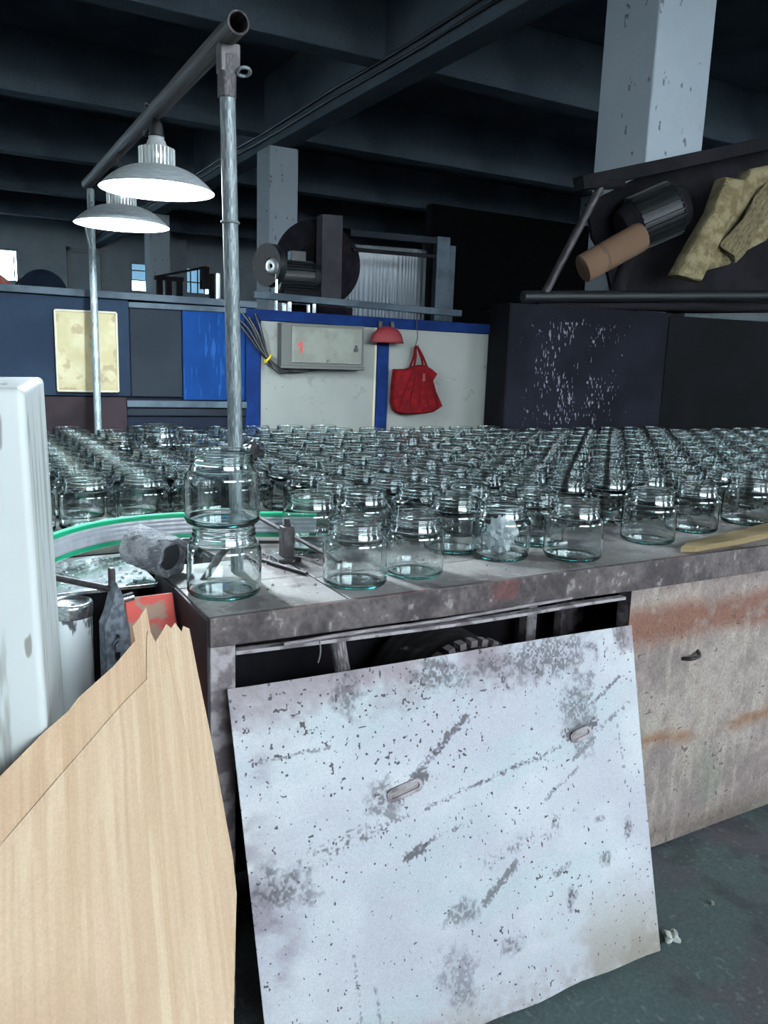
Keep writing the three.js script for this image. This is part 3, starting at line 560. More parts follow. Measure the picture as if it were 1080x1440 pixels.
// cardboard sheet: plane through measured points, its own axes ex (along) and ey (up the sheet)
{
  const O = V(0.611, 0.004, -0.79), ex = V(0.918, 0, -0.397), ey = V(-0.219, 0.834, -0.507), n = V(0.331, 0.552, 0.765);
  const t = thing('cardboard_sheet', 'big torn sheet of brown corrugated cardboard leaning in the left foreground', 'cardboard', O.toArray());
  const lay = (pts, off, th, mat, name, label) => {
    const s = new THREE.Shape(); pts.forEach(([a, b], i) => i ? s.lineTo(a, b) : s.moveTo(a, b));
    const e = new THREE.ExtrudeGeometry(s, { depth: th, bevelEnabled: false, steps: 1 });
    const p = e.attributes.position, uv = new Float32Array(p.count * 2);
    for (let i = 0; i < p.count; i++) {
      const a = p.getX(i), b = p.getY(i), q = V().addScaledVector(ex, a).addScaledVector(ey, b).addScaledVector(n, p.getZ(i) + off);
      uv[i * 2] = a - 0.33 * b; uv[i * 2 + 1] = b; p.setXYZ(i, q.x, q.y, q.z);
    }
    e.setAttribute('uv', new THREE.BufferAttribute(uv, 2)); e.computeVertexNormals(); return part(t, name, e, mat, label);
  };
  // front layer, torn at the top
  lay([[-0.90, 0.0], [-0.22, 0.0], [-0.20, 0.45], [-0.161, 0.565], [-0.135, 0.614], [-0.077, 0.72], [-0.059, 0.772], [-0.025, 0.913], [-0.012, 0.967], [0.013, 1.086], [0.030, 1.160], [0.020, 1.168], [0.012, 1.158], [0.006, 1.178], [-0.006, 1.170],
    [-0.012, 1.180], [-0.046, 1.155], [-0.052, 1.178], [-0.060, 1.165], [-0.089, 1.098], [-0.148, 1.073], [-0.268, 1.013], [-0.390, 0.951], [-0.62, 0.80], [-0.9, 0.62]], 0.0018, 0.0028, M.cardboard, 'front_layer');
  // second layer behind, showing along the upper left edge
  lay([[-0.9, 0.02], [-0.25, 0.02], [-0.22, 0.5], [-0.10, 0.75], [-0.03, 1.0], [0.0, 1.13], [-0.045, 1.154], [-0.046, 1.176], [-0.036, 1.221], [-0.056, 1.205], [-0.076, 1.193], [-0.081, 1.168], [-0.135, 1.138], [-0.212, 1.107], [-0.236, 1.092], [-0.284, 1.074], [-0.361, 1.038], [-0.62, 0.90], [-0.9, 0.74]], -0.0015, 0.003, M.cardboardShaded, 'back_layer', 'second cardboard layer behind, coloured redder and darker as shade of its tilt');
  // creases pressed into the sheet
  for (const [a, b] of [[[-0.095, 1.09], [-0.255, 0.60]], [[-0.272, 1.0], [-0.37, 0.70]], [[-0.03, 1.14], [-0.10, 0.75]]]) {
    const A = V().addScaledVector(ex, a[0]).addScaledVector(ey, a[1]).addScaledVector(n, 0.0044), C = V().addScaledVector(ex, b[0]).addScaledVector(ey, b[1]).addScaledVector(n, 0.0044);
    part(t, 'crease_ridge', rod(A.toArray(), C.toArray(), 0.0011, 6, 0.0005), M.cardEdge);
  }
}
// hollow refractory stone roller lying beside the table corner
{
  const t = thing('stone_roller', 'rough grey hollow stone roller with shade painted black in its end beside the stacked jars', 'roller', [0.450, T + 0.002, -1.92]);
  const prof = []; const add = (r0, y0, r1, y1, n) => { for (let i = 0; i < n; i++) prof.push([r0 + (r1 - r0) * i / n, y0 + (y1 - y0) * i / n]); };
  add(0.024, -0.066, 0.046, -0.066, 3); add(0.050, -0.062, 0.051, 0.060, 12); add(0.049, 0.064, 0.046, 0.067, 2); add(0.044, 0.067, 0.036, 0.064, 3); add(0.034, 0.060, 0.030, 0.0, 5); prof.push([0.0001, 0.0]);
  const g = mergeVertices(lathe(prof, 56)), p = g.attributes.position;
  for (let i = 0; i < p.count; i++) { const q = V().fromBufferAttribute(p, i), l = Math.hypot(q.x, q.z), a = Math.atan2(q.z, q.x), k = 1 + (l > 0.035 ? 0.025 * Math.sin(q.y * 90 + a * 3) + 0.02 * Math.sin(a * 7 + q.y * 160) + 0.02 * Math.sin(a * 17 - q.y * 240) : 0); p.setXYZ(i, q.x * k, q.y + 0.004 * Math.sin(a * 5) * (q.y > 0.05 ? 1 : 0), q.z * k); }
  g.computeVertexNormals(); g.applyQuaternion(new THREE.Quaternion().setFromUnitVectors(V(0, 1, 0), V(0.52, -0.13, 0.85).normalize())); g.translate(0, 0.049, 0);
  part(t, 'stone', creased(uvm(g), 0.9), M.stone);
  const h = new THREE.CylinderGeometry(0.0345, 0.030, 0.02, 28); h.applyQuaternion(new THREE.Quaternion().setFromUnitVectors(V(0, 1, 0), V(0.52, -0.13, 0.85).normalize())); h.translate(0.52 * 0.042, 0.049 - 0.13 * 0.042, 0.85 * 0.042); part(t, 'hollow_shade', h, M.hollowDark, 'black core painted as shade inside the hollow');
}
// red worn steel block with machinery beside it
single('red_plate', B(0.108, 0.30, 0.018, 0, 0.15, 0, 0.004).rotateX(-0.42), M.redPaint, 'slanting red-painted steel plate with worn paint left of the table corner', 'plate', [0.404, 0.655, -1.640], 0.05);
single('machine_stand', BX(-0.22, 0.14, 0, 0.636, -0.16, 0.12, 0.006), M.blackSteel, 'dark machine stand below the red block left of the table', 'stand', [0.310, 0, -1.80]);
{
  const t = thing('bracket', 'dark cast bracket with two slots and a rod through its head', 'bracket', [0.300, 0.636, -1.665], 0.15); t.scale.x = 0.78;
  const s = new THREE.Shape(); s.moveTo(-0.030, 0); s.lineTo(0.030, 0); s.lineTo(0.030, 0.27); s.lineTo(0.020, 0.30); s.lineTo(0.018, 0.335); s.lineTo(0.004, 0.362); s.lineTo(-0.018, 0.30); s.lineTo(-0.030, 0.28);
  for (const [y0, y1] of [[0.205, 0.250], [0.12, 0.175], [0.03, 0.085]]) { const h = new THREE.Path(); h.absarc(0, y1, 0.009, 0, Math.PI); h.absarc(0, y0, 0.009, Math.PI, Math.PI * 2); s.holes.push(h); }
  const e = new THREE.ExtrudeGeometry(s, { depth: 0.03, bevelEnabled: true, bevelSize: 0.003, bevelThickness: 0.003, bevelSegments: 2 }); part(t, 'plate', uvm(e), M.bracket);
  part(t, 'backing', BX(-0.027, 0.027, 0, 0.26, -0.012, 0.001), M.darkSteel);
  part(t, 'bolt', merge([rod([0, 0.235, 0.02], [0, 0.235, 0.044], 0.011, 6), rod([0, 0.235, 0.02], [0, 0.235, 0.037], 0.015, 16)]), M.bracket);
  part(t, 'bolt', rod([0.02, 0.325, 0.015], [0.052, 0.330, 0.02], 0.009, 12), M.chrome);
  part(t, 'bolt', rod([0.02, 0.20, 0.015], [0.048, 0.20, 0.02], 0.010, 8), M.bracket);
  part(t, 'rod', rod([-0.118, 0.362, -0.10], [0.012, 0.345, 0.012], 0.007, 10), M.darkSteel);
  part(t, 'post', BX(0.006, 0.022, 0.30, 0.385, -0.03, -0.014), M.darkSteel);
  part(t, 'link_chain', merge([0, 1, 2, 3, 4, 5, 6, 7].map((i) => { const q = new THREE.TorusGeometry(0.007, 0.0025, 6, 12); q.scale(0.8, 1.3, 1); if (i % 2) q.rotateY(Math.PI / 2); q.translate(0.046, 0.06 + i * 0.015, 0.03); return q; })), M.chrome);
}
{
  const t = thing('metal_can', 'white enamel can with a shiny dented rim between the white cabinet and bracket', 'can', [0.238, 0.636, -1.785]);
  part(t, 'body', lathe([[0.0001, 0], [0.042, 0], [0.043, 0.01], [0.043, 0.272], [0.041, 0.275], [0.041, 0.02], [0.0001, 0.018]], 36), M.enamel);
  part(t, 'rim', lathe([[0.0445, 0.262], [0.046, 0.266], [0.0465, 0.285], [0.044, 0.292], [0.040, 0.294], [0.037, 0.289], [0.025, 0.283], [0.012, 0.284], [0.0001, 0.283], [0.0001, 0.278], [0.038, 0.276]], 36), M.chrome);
}
{
  const t = thing('slide_plate', 'shiny metal slide plate strewn with glass dust under the guide rail', 'plate', [0.30, 0.905, -2.02], 0);
  const g = BX(-0.22, 0.155, 0, 0.012, -0.2, 0.12, 0.003); part(t, 'plate', g, M.chrome);
  part(t, 'support', BX(-0.18, 0.12, -0.905, -0.001, -0.15, 0.05, 0.003), M.blackSteel);
  const sh = []; for (let i = 0; i < 150; i++) { const q = new THREE.TetrahedronGeometry(rr(0.003, 0.009)); q.scale(1, 0.5, 1); q.rotateY(rr(0, 6)); q.translate(rr(-0.18, 0.15), 0.0145, rr(-0.15, 0.1)); sh.push(q); }
  part(t, 'glass_dust', merge(sh), M.shard).userData.kind = 'stuff';
}

// ---------------------------------------------------------------- lamp stand and lamps
{
  const t = thing('lamp_stand', 'rusty pipe frame of two uprights and a crossbar carrying two lamps', 'stand', [0.64, T, -1.852]);
  part(t, 'upright', rod([0, 0, 0], [-0.026, 1.16, 0], 0.0172, 20), M.galv);
  part(t, 'coupling', lathe([[0.0172, 0], [0.0205, 0.002], [0.0205, 0.085], [0.0172, 0.088]], 20).translate(-0.0255, 1.08, 0), M.rustPipe);
  part(t, 'upright', rod([0.05, -0.0, -2.16], [0.086, 1.26, -2.36], 0.0168, 20), M.galv, 'far galvanised upright');
  const bar = (() => { // open pipe
    const a = V(-0.030, 1.205, 0.09), b = V(0.080, 1.292, -2.42), d = b.clone().sub(a), g = lathe([[0.024, 0], [0.024, d.length()], [0.019, d.length()], [0.019, 0], [0.024, 0]], 24);
    g.applyQuaternion(new THREE.Quaternion().setFromUnitVectors(V(0, 1, 0), d.clone().normalize())); g.translate(a.x, a.y, a.z); return g;
  })();
  part(t, 'crossbar', bar, M.rustPipe, 'thick rusty open-ended crossbar');
  const ring = new THREE.TorusGeometry(0.014, 0.004, 10, 24); ring.rotateX(1.2); ring.translate(0.006, 1.135, 0.02); part(t, 'clamp_ring', ring, M.galv);
  part(t, 'clamp', merge([BX(-0.045, 0.0, 1.13, 1.19, -0.018, 0.018)]), M.rustPipe);
  const clip = new THREE.TorusGeometry(0.019, 0.003, 8, 24); clip.rotateX(Math.PI / 2); clip.translate(-0.0188, 0.82, 0); part(t, 'band', clip, M.galv);
  part(t, 'pole_clamp', BX(-0.036, 0.040, 0.275, 0.30, -0.026, 0.026), M.blackSteel);
  { const g = new THREE.IcosahedronGeometry(0.032, 3), p = g.attributes.position; for (let i = 0; i < p.count; i++) { const q = V().fromBufferAttribute(p, i), k = 0.75 + 0.35 * Math.sin(q.x * 130 + q.y * 60) * Math.cos(q.z * 110); p.setXYZ(i, q.x * k * 1.1, q.y * k * 0.75, q.z * k); } g.computeVertexNormals(); g.translate(0.034, 0.300, 0.012); part(t, 'tied_rag', g, M.rubber, 'black rag tied round the pole'); }
  part(t, 'knee_brace', rod([-0.11, 0.0, 0.06], [0.0, 0.11, 0.0], 0.010, 10), M.darkSteel);
  part(t, 'cord', tube([[0.002, 1.23, -0.74], [-0.012, 1.26, -0.80], [0.012, 1.22, -0.86], [0.005, 1.19, -0.9]], 0.005, 24, 6), M.rubber);
  part(t, 'far_band', tube([[0.066, 0.98, -2.29], [0.05, 1.1, -2.30], [0.09, 1.2, -2.32]], 0.006, 20, 6), M.galv);
}
function lamp(label, x, y, z, turn) {
  const t = thing('hanging_lamp', label, 'lamp', [x, y, z], turn);
  const prof = []; for (let i = 0; i <= 14; i++) { const a = i / 14; prof.push([0.055 + 0.115 * a, 0.064 * (1 - a ** 1.9)]); }
  const outer = prof.map(([r, y]) => [r, y + 0.0015]), inner = prof.slice().reverse().map(([r, y]) => [r - 0.0015, y - 0.0008]);
  part(t, 'reflector', lathe([[0.0001, 0.0665], ...outer, [0.172, 0.0], [0.1715, -0.002]], 56), M.lampOut);
  part(t, 'reflector_lining', lathe([[0.1712, -0.002], ...inner, [0.0001, 0.062]], 56), M.lampIn, 'white inside of the reflector');
  const fins = []; for (let i = 0; i < 28; i++) { const a = i / 28 * Math.PI * 2, b = new THREE.BoxGeometry(0.012, 0.052, 0.0035); b.translate(0.048, 0.093, 0); b.rotateY(a); fins.push(b); }
  part(t, 'heat_sink', merge([...fins, lathe([[0.0001, 0.067], [0.046, 0.067], [0.046, 0.118], [0.0001, 0.118]], 28)]), M.lampFin);
  part(t, 'neck', lathe([[0.044, 0.118], [0.040, 0.124], [0.030, 0.130], [0.026, 0.142], [0.022, 0.144], [0.024, 0.152], [0.0001, 0.153]], 28), M.lampFin);
  part(t, 'socket', lathe([[0.0001, 0.150], [0.021, 0.150], [0.023, 0.158], [0.0185, 0.190], [0.010, 0.200], [0.0001, 0.201]], 24), M.rubber);
  part(t, 'wire', tube([[0.003, 0.198, 0], [0.012, 0.215, 0.004], [-0.006, 0.235, 0.0], [0.004, 0.262, 0]], 0.003, 16, 6), M.rubber);
  part(t, 'wire', tube([[-0.004, 0.198, 0], [-0.014, 0.22, -0.004], [-0.002, 0.262, 0.0]], 0.003, 16, 6), M.rubber);
  const disc = new THREE.CylinderGeometry(0.062, 0.062, 0.006, 32); disc.translate(0, 0.050, 0); part(t, 'light_diffuser', disc, M.lampGlow);
  const l = new THREE.PointLight('#e4f5ff', 4.0, 0, 2); l.position.set(0, 0.022, 0); l.castShadow = true; l.shadow.radius = 1; t.add(l);
  return t;
}
lamp('nearer and upper of the two round lamps hanging from the pipe crossbar', 0.648, 1.948, -2.62, 0.2);
lamp('farther and lower-looking of the two round lamps hanging from the pipe crossbar', 0.670, 1.922, -3.25, 0.9);

// ---------------------------------------------------------------- the annealing oven behind the jars
const WA = -7.7 * Math.PI / 180, WU = V(Math.cos(WA), 0, -Math.sin(WA)), WN = V(Math.sin(WA), 0, Math.cos(WA)), WO = V(0.5, 0, -4.4);
const W = (s, h, n) => WO.clone().addScaledVector(WU, s).addScaledVector(WN, n).setY(h).toArray();   // along, height, out of the oven's face
const wthing = (name, label, cat, s, h, n) => thing(name, label, cat, W(s, h, n), WA);
const wsingle = (name, geo, mat, label, cat, s, h, n) => single(name, geo, mat, label, cat, W(s, h, n), WA);
{
  const t = wthing('annealing_oven', 'long annealing oven with navy, blue and off-white painted panels behind the jars', 'oven', 0, 0, 0);
  part(t, 'core', BX(-2.4, 2.62, 0.02, 1.66, -1.3, -0.03, 0.01), M.navyDark);
  part(t, 'navy_panel', BX(-2.4, 0.42, 1.22, 1.715, -0.03, -0.004), M.navy);
  part(t, 'grey_panel', BX(0.425, 0.685, 1.22, 1.69, -0.03, -0.008), M.navyGrey);
  part(t, 'blue_panel', BX(0.69, 1.022, 1.205, 1.675, -0.03, -0.003), M.blue, 'bright blue sheet panel');
  part(t, 'lower_strip', BX(-2.4, 0.40, 0.7, 1.215, -0.03, -0.002), M.brownLow, 'dark brown lower strip');
  part(t, 'lower_rail', BX(0.40, 1.03, 1.165, 1.20, -0.03, 0.014), M.greyTrim);
  part(t, 'lower_rail', BX(0.40, 1.03, 1.12, 1.158, -0.03, 0.004), M.navyGrey);
  part(t, 'base_panel', BX(0.40, 1.03, 0.7, 1.115, -0.03, -0.01), M.navyDark);
  const cap = BX(-2.4, 1.06, 1.715, 1.75, -0.2, 0.03); cap.rotateZ(-0.012); part(t, 'top_cap', cap, M.greyTrim);
  const cap2 = BX(0.42, 1.06, 1.672, 1.700, -0.03, 0.012); part(t, 'top_trim', cap2, M.greyTrim);
  part(t, 'blue_post', BX(1.024, 1.105, 0.7, 1.69, -0.03, 0.012), M.blueFrame); part(t, 'blue_post', BX(1.79, 1.86, 0.7, 1.66, -0.03, 0.012), M.blueFrame); part(t, 'blue_post', BX(2.56, 2.655, 0.7, 1.66, -0.03, 0.012), M.blueFrame);
  const hb = BX(1.024, 2.655, 1.632, 1.690, -0.03, 0.016); hb.translate(-1.8, -1.66, 0); hb.rotateZ(-0.012); hb.translate(1.8, 1.66, 0); part(t, 'blue_beam', hb, M.blueFrame);
  part(t, 'white_panel', BX(1.107, 1.788, 0.7, 1.645, -0.03, -0.002), M.offwhite, 'off-white painted panel under the electrical box');
  part(t, 'white_panel', BX(1.862, 2.558, 0.7, 1.635, -0.03, -0.002), M.offwhite, 'off-white painted panel behind the red bag');
  part(t, 'panel_edge', BX(1.772, 1.788, 0.7, 1.64, -0.03, 0.004), M.creamRim); part(t, 'panel_edge', BX(2.535, 2.556, 0.7, 1.63, -0.03, 0.004), M.creamRim);
  const rail = BX(1.06, 2.30, 1.735, 1.772, 0.0, 0.05); rail.translate(-1.6, -1.75, 0); rail.rotateZ(-0.030); rail.translate(1.6, 1.752, 0); part(t, 'top_rail', rail, M.greyTrim);
  part(t, 'hatch_cover', (() => { const s = new THREE.Shape(); const w = 0.147, h = 0.20, r = 0.02; s.moveTo(-w + r, -h); s.lineTo(w - r, -h); s.quadraticCurveTo(w, -h, w, -h + r); s.lineTo(w, h - r); s.quadraticCurveTo(w, h, w - r, h); s.lineTo(-w + r, h); s.quadraticCurveTo(-w, h, -w, h - r); s.lineTo(-w, -h + r); s.quadraticCurveTo(-w, -h, -w + r, -h);
    const e = new THREE.ExtrudeGeometry(s, { depth: 0.012, bevelEnabled: true, bevelSize: 0.004, bevelThickness: 0.004, bevelSegments: 3 }); e.translate(0.213, 1.443, 0.0); return uvm(e); })(), M.cream, 'stained cream hatch cover with rounded corners');
  const hr = (() => { const c = new THREE.CurvePath(); const w = 0.145, h = 0.198; const p = [[-w, -h], [w, -h], [w, h], [-w, h]]; const gs = p.map((a, i) => { const b = p[(i + 1) % 4]; return rod([a[0] + 0.213, a[1] + 1.443, 0.016], [b[0] + 0.213, b[1] + 1.443, 0.016], 0.006, 8); }); return merge(gs); })();
  part(t, 'hatch_rim', hr, M.creamRim);
}
{
  const t = wthing('electrical_box', 'grey wall-mounted electrical box marked with a red number 1', 'electrical box', 1.20, 1.40, 0.0);
  part(t, 'case', BX(0.0, 0.475, 0.0, 0.232, -0.002, 0.09, 0.005), M.boxEdge);
  const d = part(t, 'door', BX(0.055, 0.462, 0.020, 0.215, 0.09, 0.099, 0.004), M.boxGrey);
  part(d, 'lock', merge([rod([0.425, 0.10, 0.099], [0.425, 0.10, 0.108], 0.012, 14), BX(0.418, 0.432, 0.105, 0.125, 0.099, 0.106)]), M.rubber);
  part(d, 'latch', rod([0.262, 0.035, 0.099], [0.262, 0.035, 0.106], 0.009, 12), M.boxEdge);
  const font = await new FontLoader().loadAsync('fonts/droid/droid_sans_bold.typeface.json');
  const n = new TextGeometry('1', { font, size: 0.058, depth: 0.001, bevelEnabled: false, curveSegments: 4 }); n.scale(0.95, 1, 1); n.translate(0.085, 0.075, 0.0995); part(d, 'number', n, M.redPrint, 'red painted number 1');
  part(t, 'lip', BX(-0.005, 0.48, -0.012, 0.006, -0.002, 0.098), M.boxEdge);
}
for (const o of [0, 1, 2, 3, 4]) {
  const pts = [[0.93 + o * 0.035, 1.672 - (o % 2) * 0.02, 0.03], [1.005 + o * 0.022, 1.585 + (o % 3) * 0.008, 0.04 + o * 0.004], [1.105 + o * 0.007, 1.462 - o * 0.002, 0.045 + (o % 2) * 0.012], [1.19, 1.392 - o * 0.006 + (o % 2) * 0.008, 0.05 + o * 0.006], [1.30, 1.372 + o * 0.005, 0.05], [1.40 + o * 0.05, 1.384 + o * 0.004, 0.03]];
  wsingle('power_cable', tube(pts.map(([a, b, c]) => [a - 1.1, b - 1.5, c]), 0.0075, 50, 8), M.blackCable, 'black power cable in the bundle sagging to the electrical box', 'cable', 1.1, 1.5, 0).userData.group = 'cables to the electrical box';
}
wsingle('tape_band', (() => { const g = new THREE.TorusGeometry(0.026, 0.007, 8, 20); g.rotateY(Math.PI / 2); g.rotateZ(-0.7); return g; })(), M.yellowTape, 'yellow tape band round the black cable bundle', 'tape', 1.135, 1.438, 0.052);
// red half-round cap on the middle post
{
  const t = wthing('red_hat', 'red half-round hat hanging over the blue middle post', 'hat', 1.83, 1.553, 0.022);
  const pr = []; for (let i = 0; i <= 12; i++) { const a = i / 12 * Math.PI / 2; pr.push([Math.max(0.0001, 0.097 * Math.cos(a)), 0.088 * Math.sin(a)]); }
  const g = lathe([[0.095, -0.002], ...pr], 40); g.scale(1, 1, 0.55); g.translate(0, 0, 0.03); part(t, 'crown', g, M.redCap);
  const b = lathe([[0.094, 0.006], [0.102, 0.0], [0.100, -0.006], [0.092, -0.004]], 40); b.scale(1, 1, 0.55); b.translate(0, 0, 0.03); part(t, 'brim', b, M.redCap);
  for (const s of [-0.04, 0.035]) part(t, 'hanger', BX(s - 0.012, s + 0.012, 0.075, 0.115, -0.018, 0.02, 0.004), M.rubber);
}
// red bag on a wire
{
  const t = wthing('red_bag', 'red cloth shopping bag hanging by its handles on the off-white panel', 'bag', 2.03, 1.145, 0.008);
  const s = new THREE.Shape(); [[-0.145, 0.015], [-0.10, -0.004], [0.0, -0.004], [0.10, 0.008], [0.165, 0.045], [0.150, 0.075], [0.115, 0.135], [0.095, 0.195], [0.118, 0.235], [0.085, 0.262], [0.035, 0.285], [-0.02, 0.280], [-0.08, 0.258], [-0.148, 0.255], [-0.162, 0.16], [-0.160, 0.06]].forEach(([a, b], i) => i ? s.lineTo(a, b) : s.moveTo(a, b));
  const e = new THREE.ExtrudeGeometry(s, { depth: 0.02, bevelEnabled: true, bevelThickness: 0.03, bevelSize: 0.012, bevelOffset: -0.012, bevelSegments: 6, steps: 1 });
  // gathered folds: subdivide by noise on the vertices
  const p = e.attributes.position; for (let i = 0; i < p.count; i++) { const x = p.getX(i), y = p.getY(i); p.setZ(i, p.getZ(i) + 0.03 + 0.006 * Math.sin(x * 60 + y * 25)); }
  e.computeVertexNormals(); part(t, 'body', creased(uvm(e), 0.9), M.redBag);
  for (let k = 0; k < 5; k++) { const x = -0.09 + k * 0.045; part(t, 'fold', tube([[x * 0.35, 0.27, 0.072], [x * 0.8, 0.19, 0.080], [x * 1.25, 0.09, 0.082], [x * 1.4, 0.03, 0.074]], 0.007, 18, 6), M.redBag); }
  for (const [a, b] of [[-0.055, 0.03], [-0.03, 0.055]]) part(t, 'handle', tube([[a, 0.265, 0.05], [a * 0.5 - 0.006, 0.33, 0.05], [-0.012, 0.392, 0.03], [b * 0.4 - 0.004, 0.34, 0.052], [b, 0.268, 0.055]], 0.007, 30, 6), M.redBag);
  part(t, 'tag', BX(0.012, 0.032, 0.19, 0.235, 0.082, 0.086, 0.002), M.redCap);
}
wsingle('hanging_wire', tube([[0, 0.17, 0.02], [-0.004, 0.08, 0.018], [0.002, 0.0, 0.025], [-0.008, -0.055, 0.03], [0.01, -0.05, 0.03]], 0.0028, 24, 6), M.rubber, 'thin wire hook holding the red bag', 'hook', 2.02, 1.59, 0.02);

// ---------------------------------------------------------------- on top of the oven
{
  const t = wthing('blower', 'dark centrifugal blower with a round casing and upright duct on the oven top', 'blower', 1.61, 1.665, -0.62);
  const c = new THREE.CylinderGeometry(0.255, 0.255, 0.20, 48); c.rotateX(Math.PI / 2); c.rotateY(-0.5); c.translate(0.0, 0.36, 0); part(t, 'casing', c, M.purpleBlack);
  const eye = lathe([[0.0001, 0], [0.10, 0], [0.10, 0.03], [0.085, 0.03], [0.08, 0.005]], 32); eye.rotateX(Math.PI / 2); eye.rotateY(-0.5); eye.translate(-0.05, 0.36, 0.09); part(t, 'inlet', eye, M.blackSteel);
  part(t, 'duct', BX(-0.055, 0.075, 0.10, 0.62, 0.14, 0.26, 0.006), M.ductGrey); part(t, 'flange', BX(-0.08, 0.10, 0.085, 0.105, 0.12, 0.28), M.purpleBlack);
  const foot = new THREE.CylinderGeometry(0.10, 0.19, 0.09, 4, 1); foot.rotateY(Math.PI / 4); foot.translate(0.01, 0.045, 0.2); part(t, 'foot', uvm(foot), M.purpleBlack);
  part(t, 'stand', BX(-0.2, 0.2, 0, 0.10, -0.12, 0.12), M.purpleBlack);
}
{
  const t = wthing('motor', 'grey electric motor with belt pulley left of the dark blower', 'motor', 1.33, 1.665, -0.34);
  const fins = []; for (let i = 0; i < 26; i++) { const a = i / 26 * Math.PI * 2, b = new THREE.BoxGeometry(0.20, 0.012, 0.004); b.translate(0, 0.085, 0); b.rotateX(a); b.translate(0.06, 0.25, 0); fins.push(b); }
  part(t, 'housing', merge([...fins, rod([-0.04, 0.25, 0], [0.16, 0.25, 0], 0.08, 28)]), M.motorGrey);
  part(t, 'end_cover', rod([0.16, 0.25, 0], [0.20, 0.25, 0], 0.088, 28, 0.07), M.motorGrey);
  const g = new THREE.CylinderGeometry(0.12, 0.12, 0.05, 36); g.rotateZ(Math.PI / 2); g.rotateY(0.5); g.translate(-0.10, 0.30, 0.02); part(t, 'pulley_guard', g, M.motorGrey);
  const pl = lathe([[0.012, 0], [0.05, 0], [0.05, 0.012], [0.03, 0.016], [0.012, 0.014]], 28); pl.rotateX(Math.PI / 2); pl.rotateY(-0.9); pl.translate(-0.095, 0.29, 0.075); part(t, 'pulley', pl, M.bright, 'bright pulley wheel');
  part(t, 'bracket', BX(-0.085, -0.07, 0.03, 0.27, 0.09, 0.105), M.bright);
  part(t, 'terminal_box', BX(0.02, 0.11, 0.33, 0.39, -0.03, 0.05), M.motorGrey);
  part(t, 'base', BX(-0.03, 0.19, 0.10, 0.165, -0.08, 0.08), M.purpleBlack); part(t, 'leg', BX(0.0, 0.022, 0, 0.10, 0.05, 0.07), M.bright); part(t, 'leg', BX(0.15, 0.17, 0, 0.10, 0.05, 0.07), M.bright);
  part(t, 'leg', BX(0.0, 0.022, 0, 0.10, -0.07, -0.05), M.bright); part(t, 'leg', BX(0.15, 0.17, 0, 0.10, -0.07, -0.05), M.bright);
}
{
  const t = wthing('film_curtain', 'bluish translucent ribbed plastic sheet stretched on the oven top beside the blower', 'plastic sheet', 2.0, 1.665, -0.70);
  const g = new THREE.PlaneGeometry(0.66, 0.50, 220, 6), p = g.attributes.position;
  for (let i = 0; i < p.count; i++) { const x = p.getX(i), y = p.getY(i); p.setZ(i, 0.006 * Math.sin(x * 240 + 2 * Math.sin(x * 31)) * (0.12 + 0.88 * Math.min(1, (0.25 - y) / 0.45) ** 2) + 0.015 * Math.sin(x * 9)); }
  const b = g.clone(); b.translate(0, 0, -0.002); const gi = b.index; for (let i = 0; i < gi.count; i += 3) { const q = gi.getX(i); gi.setX(i, gi.getX(i + 1)); gi.setX(i + 1, q); }
  g.computeVertexNormals(); b.computeVertexNormals(); const both = merge([g, b]); both.translate(0.06, 0.26, 0); part(t, 'sheet', both, M.film);
}
{
  const t = wthing('tube_stand', 'grey square-tube frame standing on the oven top right of the blower', 'frame', 2.38, 1.661, -0.40);
  part(t, 'post', BX(-0.065, 0.025, 0, 0.56, -0.03, 0.03), M.greyTrim); part(t, 'post', BX(0.04, 0.13, 0, 0.53, -0.16, -0.10), M.greyTrim);
  part(t, 'crossbar', BX(-0.64, 0.0, 0.515, 0.555, -0.02, 0.02), M.navyGrey); part(t, 'crossbar', BX(-0.62, -0.05, 0.43, 0.452, -0.015, 0.015), M.blackSteel);
  part(t, 'hinge', BX(0.02, 0.045, 0.06, 0.11, 0.0, 0.03), M.rubber); part(t, 'hinge', BX(0.02, 0.045, 0.02, 0.055, 0.0, 0.03), M.rubber);
}
wsingle('pallet_plank', BX(0, 0.28, 0, 0.03, -0.04, 0.04), M.boxEdge, 'pale plank lying on the oven top right of the steel frame', 'plank', 2.52, 1.665, -0.2);
single('pale_post', BX(-0.03, 0.03, 0, 1.83, -0.05, 0.05), M.offwhite, 'pale post standing in the dark behind the oven beside the tube stand', 'post', [3.62, 0, -5.60], WA);

